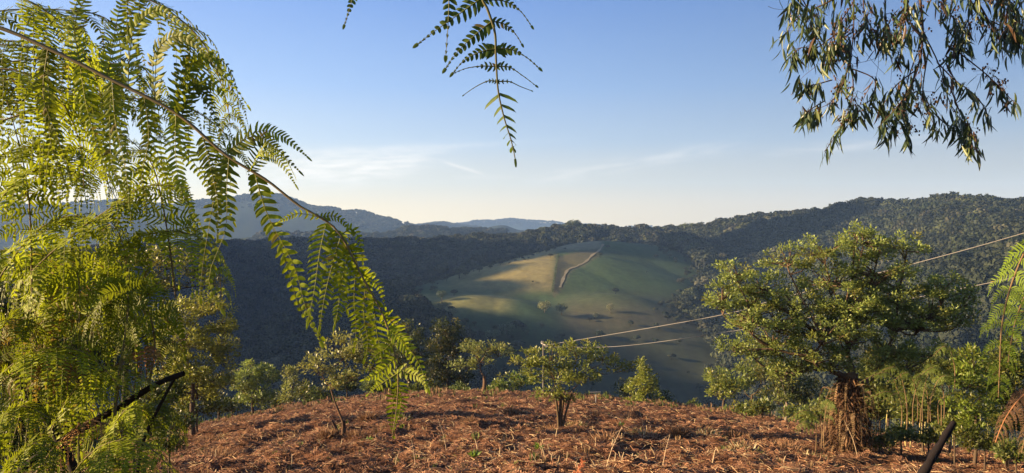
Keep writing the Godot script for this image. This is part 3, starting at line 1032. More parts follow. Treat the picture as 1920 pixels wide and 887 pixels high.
	for e in bushes:
		tree("crest_bush", e[5], "bush", "", e[4], Vector2(e[0], e[1] + e[3]), Vector2(e[0], e[1] + 2), [[e[0], e[1], e[2] * 0.7, e[3]], [e[0] + e[2] * 0.5, e[1] + 3, e[2] * 0.5, e[3] * 0.7], [e[0] - e[2] * 0.5, e[1] + 2, e[2] * 0.5, e[3] * 0.7]], {"trunk": 1.2, "clump": 6.0, "leaf": 5.0, "per": 18, "dens": 1.8, "tone": Color(0.12, 0.155, 0.04) * rng.randf_range(0.6, 1.2)})
	# right group
	g = hit(1358, 782)
	tree("round_tree", "round headed young tree at the near side of the right group", "tree", "", 36.0, Vector2(1358, 782), Vector2(1357, 750), [[1352, 715, 30, 20], [1375, 722, 22, 18], [1350, 740, 30, 14]], {"trunk": 2.4, "clump": 8.0, "leaf": 5.5, "per": 26, "dens": 1.9, "tone": Color(0.17, 0.205, 0.04)})
	tree("slender_tree", "taller loose tree directly behind the round headed one", "tree", "", 40.0, Vector2(1410, 790), Vector2(1410, 740), [[1405, 690, 26, 20], [1425, 705, 22, 22], [1395, 715, 18, 20]], {"trunk": 2.6, "clump": 8.0, "leaf": 5.5, "per": 22, "tone": Color(0.15, 0.185, 0.045)})
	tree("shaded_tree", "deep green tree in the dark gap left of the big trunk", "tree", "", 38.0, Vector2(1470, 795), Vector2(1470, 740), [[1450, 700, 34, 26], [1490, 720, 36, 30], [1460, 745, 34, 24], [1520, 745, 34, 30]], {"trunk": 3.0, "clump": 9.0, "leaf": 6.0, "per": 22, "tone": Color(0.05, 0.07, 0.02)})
	tree("thin_tree", "slim twin stemmed tree in front of the dark gap", "tree", "", 30.0, Vector2(1472, 790), Vector2(1474, 740), [[1470, 712, 28, 12], [1490, 700, 20, 10], [1465, 745, 14, 10]], {"trunk": 2.6, "clump": 7.0, "leaf": 6.0, "per": 18, "bark": Color(0.20, 0.16, 0.12)})
	for e in [[1405, 768, 30, 12, 33, "bright low bush under the round headed tree"], [1430, 765, 20, 14, 31, "tawny rounded bush left of the thin twin stems"], [1530, 778, 24, 22, 24, "fern like bush with arching leaves left of the big trunk"], [1665, 690, 40, 44, 24, "tall dark bush behind the big trunk on its far side"], [1700, 740, 40, 34, 24, "dense bush behind the pale bracken stems"], [1650, 770, 30, 40, 22, "leafy bush close behind the big trunk"], [1650, 828, 30, 16, 17, "low yellow green bush right of the big trunk"], [1740, 820, 34, 14, 17, "low grassy bush under the pale bracken stems"], [1880, 690, 40, 50, 19, "dense dark bush behind the bright edge frond"], [1890, 790, 36, 30, 16, "dry tangled bush behind the brown frond"], [1560, 760, 26, 26, 26, "dark shrub in the shade left of the big trunk"], [1780, 700, 50, 40, 20, "big leafy bush filling the gap above the arching ferns"], [1730, 770, 60, 40, 18.5, "shaded scrub directly behind the row of pale stems"], [1845, 830, 46, 24, 14.5, "dry grassy bush under the bright leafy shrub"], [1905, 850, 40, 24, 13.0, "dry tangle below the brown frond at the right edge"], [1620, 740, 50, 50, 20, "dark bush filling the space behind the wrapped trunk"], [1500, 775, 30, 18, 27, "green bush left of the arching leaved bush at the field edge"], [1690, 815, 30, 16, 17.5, "leafy weed bush at the near end of the pale stems"], [1790, 800, 36, 26, 16.5, "green bush between the pale stems and the bright shrub"], [1885, 740, 40, 40, 16, "dark leafy bush right of the bright shrub at the frame edge"]]:
		tree("right_bush", e[5], "bush", "", e[4], Vector2(e[0], e[1] + e[3]), Vector2(e[0], e[1] + 2), [[e[0], e[1], e[2] * 0.7, e[3]], [e[0] + e[2] * 0.5, e[1] + 3, e[2] * 0.5, e[3] * 0.7], [e[0] - e[2] * 0.5, e[1] + 2, e[2] * 0.5, e[3] * 0.7]], {"trunk": 1.6, "clump": 9.0, "leaf": 7.5, "per": 22, "dens": 1.8, "tone": Color(0.13, 0.155, 0.035) * rng.randf_range(0.6, 1.15)})
	tree("bright_shrub", "tall bright leafy shrub right of the pale bracken stems", "shrub", "", 15.0, Vector2(1826, 840), Vector2(1828, 760), [[1830, 685, 30, 28], [1808, 715, 32, 26], [1848, 722, 30, 30], [1826, 760, 40, 28], [1840, 800, 36, 24]], {"trunk": 3.0, "clump": 11.0, "leaf": 10.0, "per": 20, "dens": 1.6, "tone": Color(0.15, 0.20, 0.03), "aspect": 0.36})
	# left group
	tree("spreading_tree", "open tree behind the bracken with dark bare limbs under its crown", "tree", "", 20.0, Vector2(236, 790), Vector2(238, 665), [[270, 485, 40, 24], [320, 490, 46, 26], [370, 505, 34, 24], [395, 530, 24, 18], [330, 535, 44, 18], [285, 525, 34, 18], [225, 490, 40, 24], [180, 510, 40, 30], [240, 560, 40, 30], [150, 560, 40, 40]], {"trunk": 6.0, "clump": 10.0, "leaf": 6.5, "per": 18, "dens": 1.2, "bark": Color(0.05, 0.04, 0.03), "tone": Color(0.16, 0.165, 0.03)})
	tree("dense_tree", "dense rounded tree at the left edge of the field", "tree", "", 23.0, Vector2(362, 800), Vector2(362, 720), [[330, 705, 40, 24], [395, 715, 40, 24], [365, 740, 46, 20], [330, 590, 44, 28], [385, 575, 40, 26], [415, 610, 26, 34], [350, 635, 54, 34], [400, 650, 38, 34], [370, 690, 46, 26], [320, 670, 34, 28], [420, 680, 20, 22]], {"trunk": 4.5, "clump": 10.0, "leaf": 6.0, "per": 28, "dens": 1.6, "tone": Color(0.21, 0.22, 0.034)})
	tree("leafy_tree", "small round leafy tree standing apart at the left crest", "tree", "", 40.0, Vector2(474, 775), Vector2(474, 735), [[470, 698, 32, 18], [498, 710, 22, 22], [455, 722, 20, 20], [480, 740, 32, 18], [470, 755, 30, 10]], {"trunk": 2.6, "clump": 8.0, "leaf": 5.5, "per": 26, "dens": 1.9, "tone": Color(0.16, 0.20, 0.05)})
	tree("slim_shrub", "slim upright shrub between the leafy tree and the field tree", "shrub", "", 44.0, Vector2(545, 770), Vector2(545, 745), [[543, 705, 14, 16], [548, 728, 18, 16], [543, 745, 16, 12]], {"trunk": 2.0, "clump": 7.5, "leaf": 5.0, "per": 24, "tone": Color(0.17, 0.19, 0.05)})
	for e in [[370, 765, 44, 22, 24, "dense bush hiding the foot of the rounded left tree"], [435, 762, 24, 16, 38, "low bush between the rounded tree and the small leafy tree"], [515, 755, 18, 14, 44, "low green bush right of the small leafy tree"], [610, 740, 22, 14, 48, "rounded bush behind the forked tree on the crest"], [725, 728, 26, 18, 50, "broad bush at the crest behind the drooping frond tip"], [790, 728, 26, 18, 50, "bush joining the dark trees at the middle crest"], [330, 795, 40, 22, 16, "weedy bush at the left field edge under the open tree"], [570, 738, 24, 16, 46, "black shadowed bush right of the slim shrub"], [410, 760, 30, 20, 34, "dark bush at the foot of the dense left tree"], [300, 740, 46, 34, 20, "broad low bush below the open tree"], [350, 730, 50, 26, 24, "bush spreading under the dense rounded tree"], [318, 832, 26, 30, 11, "small yellowish bush at the lower left of the field"], [250, 800, 60, 40, 12, "tangled bush in the lower left between bracken and field"], [120, 700, 110, 90, 5.5, "dark scrub behind the bracken thicket"], [20, 590, 110, 80, 5.5, "high scrub behind the left bracken"], [170, 640, 90, 70, 6.5, "leafy scrub behind the thicket, below the open tree"], [60, 820, 120, 90, 5.0, "low scrub behind the lowest bracken"]]:
		tree("left_bush", e[5], "bush", "", e[4], Vector2(e[0], e[1] + e[3]), Vector2(e[0], e[1] + 2), [[e[0], e[1], e[2] * 0.7, e[3]], [e[0] + e[2] * 0.5, e[1] + 3, e[2] * 0.5, e[3] * 0.7], [e[0] - e[2] * 0.5, e[1] + 2, e[2] * 0.5, e[3] * 0.7]], {"trunk": 2.0, "clump": 10.0, "leaf": 7.0, "per": 22, "dens": 1.6, "tone": Color(0.08, 0.10, 0.02) * rng.randf_range(0.6, 1.15)})

# ---------------------------------------------------------------- wires
func make_wires() -> void:
	var base := at(1019, 800, 62.0)
	base.y = near_h(base.x, 62.0)
	var top := at(1019, 640, 62.0)
	var t := thing("utility_pole", "grey utility pole whose top shows over the flat topped tree", "pole", base)
	var a := Acc.new()
	a.tube([base - Vector3(0, 0.5, 0), base.lerp(top, 0.5), top], 0.12, 0.09, 10, Color(0.10, 0.09, 0.08), 0.02)
	put(a.mesh(base), "post", M.stalk, t)
	var arm := Acc.new()
	var ay := top - Vector3(0, 0.25, 0)
	arm.tube([ay + Vector3(-0.15, 0, -0.6), ay + Vector3(0, 0.01, 0), ay + Vector3(0.15, 0, 0.6)], 0.05, 0.05, 6, Color(0.22, 0.2, 0.18))
	put(arm.mesh(base), "crossarm", M.stalk, t)
	for s in [-1.0, 1.0]:
		var ins := Acc.new()
		var p: Vector3 = ay + Vector3(0.14 * s, 0.05, 0.55 * s)
		ins.tube([p, p + Vector3(0, 0.08, 0), p + Vector3(0, 0.16, 0)], 0.06, 0.03, 8, Color(0.25, 0.24, 0.22))
		put(ins.mesh(base), "insulator", M.stalk, t)
	var runs := [[[1020, 648, 61.5], [1320, 597, 40.0], [1450, 563, 34.0], [1730, 490, 27.0], [1920, 437, 23.5], [2150, 366, 20.5]], [[1021, 650, 62.5], [1150, 650, 55.0], [1335, 627, 43.0], [1600, 580, 33.0], [1890, 523, 26.0], [2150, 460, 22.0]]]
	for i in 2:
		var w := []
		for p in runs[i]: w.append(at(p[0], p[1], p[2]))
		var c := Acc.new()
		c.tube(curve(w, 40), 0.020, 0.011, 5, Color(0.15, 0.14, 0.13))
		var o := put(c.mesh(w[0]), "power_line", M.stalk, null, w[0])
		tag(o, ["upper power line sagging from the pole across the big tree", "lower power line passing behind the middle of the big tree"][i], "power line", "power lines over the valley")
	# white stake on the crest
	var sb := hit(1117, 757)
	var st := thing("white_stake", "short white stake with a small crosspiece on the crest", "stake", sb)
	var sp := Acc.new()
	var hgt := 22.0 * K * -sb.z
	sp.tube([sb, sb + Vector3(0.01, hgt * 0.5, 0), sb + Vector3(0, hgt, 0)], 0.025, 0.022, 7, Color(0.22, 0.21, 0.19))
	put(sp.mesh(sb), "post", M.stalk, st)
	var sc := Acc.new()
	sc.tube([sb + Vector3(-0.28, hgt * 0.97, 0.03), sb + Vector3(0, hgt * 0.99, 0.035), sb + Vector3(0.22, hgt, 0.03)], 0.022, 0.022, 6, Color(0.16, 0.15, 0.13))
	put(sc.mesh(sb), "crosspiece", M.stalk, st)

# ---------------------------------------------------------------- small things on the field
func make_field_things() -> void:
	# standing pale cut stalks
	for i in 100:
		var px := rng.randf_range(930, 1230) if i < 60 else rng.randf_range(380, 1540)
		var py := rng.randf_range(805, 885) if i < 60 else rng.randf_range(770, 885)
		var p := hit(px, py)
		p.y = field_h(p.x, -p.z)
		var h := rng.randf_range(0.07, 0.24)
		var lean := Vector3(rng.randf_range(-0.75, 0.3), 1.0 if rng.randf() < 0.75 else 0.25, rng.randf_range(-0.4, 0.4)).normalized()
		var a := Acc.new()
		a.tube([Vector3(0, -0.03, 0), lean * h * 0.5 + Vector3(rng.randf_range(-0.01, 0.01), 0, 0), lean * h], rng.randf_range(0.007, 0.015), 0.006, 5, Color(0.50, 0.38, 0.22) * rng.randf_range(0.6, 1.1))
		var o := put(a.mesh(), "cut_stalk", M.stalk, null, p)
		tag(o, "pale cut stalk standing out of the red brown field litter", "stalk", "pale cut stalks on the field")
	# taller single stems
	for e in [[838, 845, 60, "tall thin pale stem leaning near the lower middle of the field"], [1133, 885, 85, "tall thin bare stem rising by the lower edge, right of the red fern"], [565, 858, 45, "thin dark stem standing in the lower left of the field"], [1240, 885, 70, "bent thin stem at the lower edge of the field"], [780, 880, 55, "slanting straw stem at the lower edge of the field"], [1208, 800, 62, "pale thin stem beside the dark tussock under the cone tree"], [1610, 862, 75, "straight pale stem leaning against the big trunk"], [1575, 850, 60, "pale stem on the near side of the big trunk"], [1705, 845, 60, "slanting pale stick lying below the bracken stems"]]:
		var p := hit(e[0], e[1])
		var h: float = e[2] * K * -p.z
		var a := Acc.new()
		var l := rng.randf_range(-0.5, 0.4)
		a.tube(curve([Vector3(0, -0.05, 0), Vector3(l * h * 0.4, h * 0.5, 0.02), Vector3(l * h, h, 0)], 7), 0.007, 0.003, 5, Color(0.45, 0.33, 0.2) if e[0] != 565 else Color(0.08, 0.05, 0.04))
		for k in 3:
			var q := Vector3(l * h * (0.4 + 0.2 * k), h * (0.5 + 0.15 * k), 0)
			a.tube([q, q + Vector3(rng.randf_range(-0.1, 0.1), 0.05, 0.02), q + Vector3(rng.randf_range(-0.2, 0.2), 0.12, 0.02)], 0.004, 0.002, 3, Color(0.4, 0.28, 0.17))
		var o := put(a.mesh(), "bare_stem", M.stalk, null, p)
		tag(o, e[3], "stem")
	# tussocks
	var tus := [[1190, 788, 30, 22, "largest dark tussock, heaped in front of the cone tree", 0], [1200, 818, 24, 9, "low greenish tussock below the heaped dark one", 1], [1135, 836, 26, 10, "brown tussock in the middle of the lower field", 0], [1275, 822, 12, 7, "small brown tussock right of the low greenish one", 0], [1310, 808, 18, 8, "dark flat tussock near the right crest", 0], [1325, 818, 20, 10, "pale straw tussock with green blades at right of the field", 1], [1395, 852, 26, 14, "wide pale tussock toward the big tree", 1], [1470, 840, 40, 12, "long dark tussock casting shade left of the big trunk", 0], [1520, 858, 26, 14, "straw covered tussock beside the big trunk", 1], [615, 828, 12, 8, "small dark tussock left of the forked tree's foot", 0], [668, 826, 14, 7, "small dark tussock right of the forked tree's foot", 0], [690, 790, 14, 7, "brown tussock behind the forked tree", 0], [752, 800, 10, 6, "green leafed tussock under the frond tip", 1], [1080, 803, 16, 8, "mossy tussock at the foot of the flat topped tree", 1], [1030, 805, 20, 8, "dark tussock just left of the flat topped tree", 0], [1120, 787, 10, 6, "small tussock behind the flat topped tree", 0], [455, 790, 14, 8, "small brown tussock on the left side of the field", 0], [390, 830, 34, 14, "wide dark tussock on the lower left of the field", 0], [410, 866, 40, 12, "low brown tussock at the lower left corner of the field", 0], [560, 768, 40, 8, "long dark tussock along the left crest", 0], [1420, 795, 24, 6, "flat brown tussock under the right group", 0], [880, 800, 10, 5, "small brown tussock in the centre of the field", 0], [960, 780, 12, 5, "low tussock behind the cut stalks", 0], [1380, 820, 22, 7, "brown tussock between the pale ones on the right", 0]]
	for e in tus:
		var p := hit(e[0], e[1])
		p.y = field_h(p.x, -p.z) - 0.03
		var px := K * -p.z
		var a := Acc.new()
		var R: float = e[2] * px
		var H: float = e[3] * px * 1.25
		for i in 420:
			var w := Vector2.from_angle(rng.randf() * TAU) * sqrt(rng.randf())
			var h := H * (1.0 - w.length_squared()) * rng.randf_range(0.5, 1.0)
			var q := Vector3(w.x * R, h * 0.6, w.y * R * 0.8)
			var dr := Vector3(w.x * 0.9 + rng.randfn() * 0.4, 0.55 + rng.randfn() * 0.3, w.y * 0.9 + rng.randfn() * 0.4).normalized()
			var c := Color(0.17, 0.085, 0.045).lerp(Color(0.26, 0.16, 0.09), rng.randf())
			if e[5] == 1 and rng.randf() < 0.5: c = Color(0.14, 0.16, 0.05) if rng.randf() < 0.5 else Color(0.42, 0.36, 0.22)
			a.blade(q, dr, rv(), rng.randf_range(0.10, 0.26), rng.randf_range(0.010, 0.022), rng.randf_range(0.0, 0.5), Vector3.ZERO, c)
		# the mound under the blades
		var f := a.v.size()
		for r in 6:
			for s in 14:
				var rr := 1.0 - r / 5.0
				var w := TAU * s / 14.0
				var y: float = H * 0.85 * (1.0 - rr * rr)
				a.v.append(Vector3(cos(w) * R * rr, y - 0.05 + 0.05 * sin(w * 5.0 + r), sin(w) * R * 0.8 * rr))
				a.n.append(Vector3(cos(w) * rr, 0.7, sin(w) * rr).normalized())
				a.c.append(Color(0.09, 0.05, 0.028))
		for r in 5:
			for s in 14:
				var q := f + r * 14 + s
				var q2 := f + r * 14 + (s + 1) % 14
				a.ix.append_array([q, q2, q + 14, q2, q2 + 14, q + 14])
		var o := put(a.mesh(), "tussock", M.dry, null, p)
		tag(o, e[4], "tussock")
	# green weeds
	for e in [[690, 832, "bright green weed at the foot of the forked tree"], [755, 806, "dark green weed under the drooping frond tip"], [945, 765, "small green weed at the middle crest"], [1010, 845, "pale green weed among the cut stalks"], [1165, 800, "small weed left of the heaped dark tussock"], [890, 860, "small weed at the lower middle of the field"]]:
		var p := hit(e[0], e[1])
		var a := Acc.new()
		for i in 26:
			var dr := Vector3(rng.randfn() * 0.7, 0.8, rng.randfn() * 0.7).normalized()
			a.leaf(dr * 0.05, dr, (Vector3.UP + rv() * 0.5).normalized(), rng.randf_range(0.06, 0.16), 0.05, Color(0.13, 0.19, 0.03) * rng.randf_range(0.7, 1.2))
		var o := put(a.mesh(), "weed", M.leaf, null, p)
		tag(o, e[2], "weed")
	# the dead ferns hanging round the big trunk
	var tb := hit(1590, 850)
	var td := -tb.z
	for i in 46:
		var ang := rng.randf() * TAU
		var y0 := rng.randf_range(715, 835)
		var rr := rng.randf_range(19, 40) * (0.6 + (y0 - 715.0) / 200.0) * K * td
		var p0 := at(1592, y0, td) + Vector3(cos(ang) * rr, 0, sin(ang) * rr)
		var out := Vector3(cos(ang), 0, sin(ang))
		var L := rng.randf_range(0.4, 1.0)
		var pts := curve([p0, p0 + out * L * 0.35 + Vector3(0, 0.06, 0), p0 + out * L * 0.5 - Vector3(0, L * 0.4, 0), p0 + out * L * 0.42 - Vector3(0, L * 0.95, 0)], 10)
		var a := Acc.new()
		strand(a, pts, (Vector3(-out.z, 0, out.x) + rv() * 0.6).normalized(), rng.randf_range(0.04, 0.08), 30, Color(0.15, 0.085, 0.045).lerp(Color(0.24, 0.16, 0.085), rng.randf()) * rng.randf_range(0.5, 1.2), 0.0, 0.005)
		var o := put(a.mesh(p0), "dead_frond", M.dry, null, p0)
		tag(o, "shrivelled brown fern frond hanging against the big tree's trunk", "dead frond", "dead fern fronds round the big trunk")
	var shag := Acc.new()
	for i in 3600:
		var ang := rng.randf() * TAU
		var y0 := 705.0 + 150.0 * rng.randf()
		var rr := (10.0 + 30.0 * rng.randf() * smoothstep(690.0, 800.0, y0) + 5.0 * sin(ang * 3.0 + y0 * 0.05)) * K * td
		var p0 := at(1591, y0, td) + Vector3(cos(ang) * rr, 0, sin(ang) * rr)
		var dr := Vector3(cos(ang) * 0.5 + rng.randfn() * 0.35, -0.8 + rng.randfn() * 0.45, sin(ang) * 0.5 + rng.randfn() * 0.35).normalized()
		shag.blade(p0, dr, rv(), rng.randf_range(0.06, 0.22), rng.randf_range(0.012, 0.03), rng.randf_range(-0.2, 0.6), Vector3.ZERO, Color(0.09, 0.046, 0.025).lerp(Color(0.22, 0.13, 0.07), rng.randf() * rng.randf()) * rng.randf_range(0.4, 1.1))
	var sh := put(shag.mesh(tb), "dead_fern_skirt", M.dry, null, tb)
	tag(sh, "shaggy skirt of withered brown fern scraps clothing the big tree's trunk", "dead foliage", "", "stuff")
	# pale bracken stems in a row
	for i in 26:
		var px := rng.randf_range(1688, 1800) if i < 18 else rng.randf_range(1640, 1860)
		var p := hit(px, rng.randf_range(818, 842))
		var h := rng.randf_range(55, 85) * K * -p.z
		var a := Acc.new()
		a.tube(curve([Vector3(0, -0.05, 0), Vector3(rng.randf_range(-0.04, 0.04), h * 0.5, 0), Vector3(rng.randf_range(-0.08, 0.08), h, 0.0)], 6), 0.017, 0.011, 5, Color(0.40, 0.34, 0.13) * rng.randf_range(0.7, 1.15))
		var o := put(a.mesh(), "bracken_cane", M.stalk, null, p)
		tag(o, "upright pale yellow bracken stem in the row under the arching ferns", "stem", "pale bracken stems at right")
	# arching ferns above the stems
	var tops := [[1690, 760, 1640, 700], [1700, 755, 1660, 690], [1720, 750, 1690, 700], [1740, 752, 1720, 705], [1745, 750, 1790, 705], [1730, 750, 1765, 690], [1712, 758, 1740, 712], [1760, 755, 1810, 735], [1700, 765, 1650, 735], [1770, 745, 1740, 690], [1765, 758, 1755, 725], [1725, 760, 1680, 735], [1790, 690, 1765, 650], [1540, 800, 1500, 770], [1545, 800, 1560, 755], [1530, 805, 1505, 790]]
	for i in tops.size():
		var e: Array = tops[i]
		var dx: float = e[2] - e[0]
		var dd := 14.5 + (i % 4) * 0.5
		frond("arching_fern", "feathery green fern frond arching over the pale bracken stems", "fern frond", "arching ferns over the pale stems", dd, [[e[0], e[1] + 40], [e[0], e[1]], [e[0] + dx * 0.35, e[3] + 6], [e[0] + dx * 0.85, e[3]], [e[0] + dx * 1.6, e[3] + 18]], 12, 30, {"n": 9, "tone": Color(0.12, 0.155, 0.03), "from": 0.35, "droop": 0.5, "leaflet": 0.2, "r0": 1.0, "r1": 0.4})
	# dark leaning stick in the lower right
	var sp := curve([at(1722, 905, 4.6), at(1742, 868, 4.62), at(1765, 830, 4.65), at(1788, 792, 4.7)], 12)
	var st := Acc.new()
	st.tube(sp, 0.030, 0.017, 10, Color(0.014, 0.011, 0.009), 0.16)  # near-black colour stands in for shade on the stick
	var so := put(st.mesh(sp[0]), "dark_stick", M.bark, null, sp[0])
	tag(so, "thick dark stick leaning up from the lower right edge", "stick")
	# reddish fern tip near the lower edge
	frond("red_fern", "small rusty red fern tip at the lower edge of the field", "fern frond", "", 8.0, [[1070, 905], [1082, 885], [1092, 868], [1090, 858]], 8, 24, {"tone": Color(0.30, 0.075, 0.03), "mat": M.dry, "n": 8, "from": 0.1, "droop": 0.2, "r0": 0.8, "stem": Color(0.3, 0.1, 0.04)})

# ---------------------------------------------------------------- bracken close to the camera
func make_bracken() -> void:
	var green := Color(0.25, 0.29, 0.016)
	var deep := Color(0.085, 0.125, 0.016)
	# the large frond that arches across the left half
	var d := 2.0
	var path := [[-120, 20], [0, 52], [110, 100], [210, 150], [330, 212], [420, 288], [500, 338], [560, 385], [630, 430], [680, 520], [722, 600], [745, 690], [744, 760], [736, 815]]
	var w := []
	for p in path: w.append(at(p[0], p[1], d))
	var line := curve(w, 60)
	var big := thing("bracken_frond", "largest bracken frond, arching from the left edge and drooping over the field", "fern frond", line[0])
	var a := Acc.new()
	a.tube(line, 0.0058, 0.0011, 8, Color(0.13, 0.095, 0.045), 0.05)
	put(a.mesh(line[0]), "rachis", M.stalk, big)
	# hand placed pinnae: path, leaflet length px, count, compound
	var pin := [
		[[[600, 408], [560, 400], [535, 410], [520, 418]], 12, 12, 0], [[[600, 408], [625, 405], [648, 420], [655, 445]], 14, 12, 0],
		[[[612, 418], [600, 470], [590, 540], [578, 600]], 34, 19, 0], [[[640, 440], [660, 430], [676, 455], [680, 490]], 16, 12, 0],
		[[[640, 440], [622, 500], [608, 560], [600, 610]], 30, 18, 0], [[[655, 470], [640, 530], [634, 580], [628, 608]], 28, 17, 0],
		[[[668, 500], [664, 560], [668, 610], [664, 652]], 28, 17, 0], [[[676, 512], [690, 520], [712, 540], [722, 575]], 20, 13, 0],
		[[[686, 530], [682, 590], [690, 640], [684, 672]], 28, 17, 0], [[[700, 560], [706, 620], [716, 680], [706, 716]], 30, 18, 0],
		[[[716, 590], [740, 610], [760, 650], [772, 690]], 24, 15, 0], [[[728, 615], [755, 640], [785, 680], [802, 728]], 24, 16, 0],
		[[[736, 640], [722, 655], [702, 668], [690, 690]], 20, 12, 0], [[[742, 670], [722, 690], [700, 705], [682, 712]], 20, 12, 0],
		[[[745, 690], [768, 700], [790, 710], [798, 730]], 18, 12, 0], [[[745, 700], [720, 716], [704, 728], [690, 740]], 18, 12, 0],
		[[[744, 715], [752, 740], [750, 770], [740, 800]], 24, 14, 0], [[[744, 730], [738, 750], [735, 790], [738, 818]], 22, 13, 0],
		[[[655, 460], [672, 500], [690, 560], [702, 640]], 26, 18, 0], [[[630, 430], [632, 480], [640, 530], [650, 580]], 28, 17, 0],
		# the long dark hanging pinna with leaflets to the left
		[[[478, 325], [500, 400], [540, 500], [575, 580], [598, 640]], 62, 13, 9],
		[[[430, 290], [425, 350], [412, 430], [400, 520], [408, 580]], 56, 12, 9],
		[[[425, 285], [470, 255], [520, 275], [548, 320]], 44, 11, 9], [[[470, 320], [500, 285], [535, 300], [545, 345]], 34, 10, 8],
		[[[340, 220], [370, 150], [410, 170], [430, 235]], 52, 12, 10], [[[330, 212], [350, 120], [395, 110], [425, 180]], 55, 12, 10],
		[[[290, 190], [310, 90], [360, 70], [410, 130]], 55, 12, 10], [[[240, 165], [260, 60], [310, 20], [370, 60]], 60, 12, 10],
		[[[200, 145], [210, 60], [240, 0], [280, -10]], 60, 12, 10], [[[150, 120], [150, 40], [170, -20], [200, -40]], 60, 12, 10],
		[[[330, 215], [340, 290], [350, 360], [372, 430]], 58, 12, 10], [[[270, 180], [290, 260], [300, 340], [330, 400]], 58, 12, 10],
		[[[210, 150], [220, 230], [230, 320], [250, 380]], 58, 12, 10], [[[150, 120], [160, 200], [180, 280], [210, 340]], 56, 12, 10],
		[[[90, 90], [90, 180], [110, 260], [130, 330]], 56, 12, 10], [[[380, 255], [392, 320], [400, 380], [420, 440]], 46, 12, 9]]
	for e in pin:
		var many := 2 if e[3] > 0 else 1
		for m in many:
			var q := []
			var zo := rng.randf_range(-0.1, 0.14) + m * 0.06
			var jx := 0.0 if m == 0 else rng.randf_range(-42, 42)
			var jy := 0.0 if m == 0 else rng.randf_range(-34, 34)
			for i in e[0].size():
				var f: float = i / (e[0].size() - 1.0)
				q.append([e[0][i][0] + jx * f + (rng.randf_range(-14, 14) if e[3] > 0 else 0.0) * minf(1.0, f * 3.0), e[0][i][1] + jy * f, d + zo * f])
			pinna_on(big, d, q, 27.0 if e[3] > 0 else e[1], 24 if e[3] > 0 else e[2], green * rng.randf_range(0.5 if e[3] > 0 else 0.8, 1.15), 0)
	# the frond hanging from above the frame in the middle
	var hd := 1.15
	var hp := [[935, -60], [905, -10], [915, 20], [928, 62], [930, 110], [934, 170], [945, 220], [958, 262], [966, 298]]
	var hw := []
	for p in hp: hw.append(at(p[0], p[1], hd))
	var hl := curve(hw, 40)
	var hang := thing("hanging_frond", "single bracken frond tip hanging down the middle of the sky", "fern frond", hl[0])
	var ha := Acc.new()
	ha.tube(hl, 0.0026, 0.0007, 7, Color(0.09, 0.08, 0.03))
	put(ha.mesh(hl[0]), "rachis", M.stalk, hang)
	var hpin := [
		[[[905, -5], [870, 20], [820, 55], [784, 82]], 22, 13, 0.12], [[[840, -50], [842, 0], [840, 50], [836, 104]], 22, 11, 0.25], [[[908, 0], [945, 2], [975, 20], [996, 48]], 15, 12, 0.3],
		[[[920, 42], [895, 62], [860, 95], [836, 128]], 20, 13, 0.12], [[[922, 40], [945, 45], [965, 62], [978, 82]], 14, 9, 0.3],
		[[[930, 92], [905, 96], [872, 112], [850, 136]], 19, 12, 0.2], [[[930, 92], [955, 92], [985, 106], [1010, 127]], 17, 12, 0.35],
		[[[931, 125], [905, 124], [875, 128], [850, 138]], 12, 10, 0.5], [[[931, 125], [955, 126], [980, 142], [1004, 160]], 12, 10, 0.5],
		[[[932, 153], [915, 152], [890, 164], [870, 178]], 7, 9, 0.5], [[[932, 153], [955, 153], [975, 162], [996, 170]], 7, 9, 0.5]]
	for e in hpin: pinna_on(hang, hd, e[0], e[1] * 1.15, e[2], deep * rng.randf_range(0.85, 1.1), 0, e[3], Vector3.ZERO, 0.85)
	# simple leaflets of its tip
	var tips := [[938, 177, -36, 22, 38, 8], [942, 198, -22, 18, 30, 6], [946, 218, -20, 12, 26, 7], [950, 236, -18, 7, 24, 8], [953, 250, -12, 5, 20, 7], [957, 262, -8, 6, 14, 5], [961, 275, -5, 6, 8, 6]]
	for e in tips:
		for k in 2:
			var q := Acc.new()
			var p0 := at(e[0], e[1], hd)
			var p1 := at(e[0] + e[2 + k * 2], e[1] + e[3 + k * 2], hd + 0.02)
			q.blade(p0, (p1 - p0).normalized(), Vector3(0, 0.5, 1).normalized(), p0.distance_to(p1) * 1.05, 9.5 * K * hd, 0.2, Vector3(0, -0.3, 0), deep)
			put(q.mesh(p0), "leaflet", M.fern, hang, p0 - hl[0])
	var q2 := Acc.new()
	q2.blade(hl[39], Vector3(0.1, -1, 0).normalized(), Vector3(0, 0.1, 1), 0.014, 0.004, 0.1, Vector3.ZERO, deep)
	put(q2.mesh(hl[39]), "leaflet", M.fern, hang, hl[39] - hl[0])
	# small tip at the top edge
	var tip_at := at(672, -60, 1.2)
	var tip := thing("frond_tip", "small dark fern tip dipping in at the top edge", "fern frond", tip_at)
	pinna_on(tip, 1.2, [[672, -60], [666, -25], [657, 12], [646, 46]], 19, 13, deep, 0, 0.12, Vector3.ZERO, 0.85)
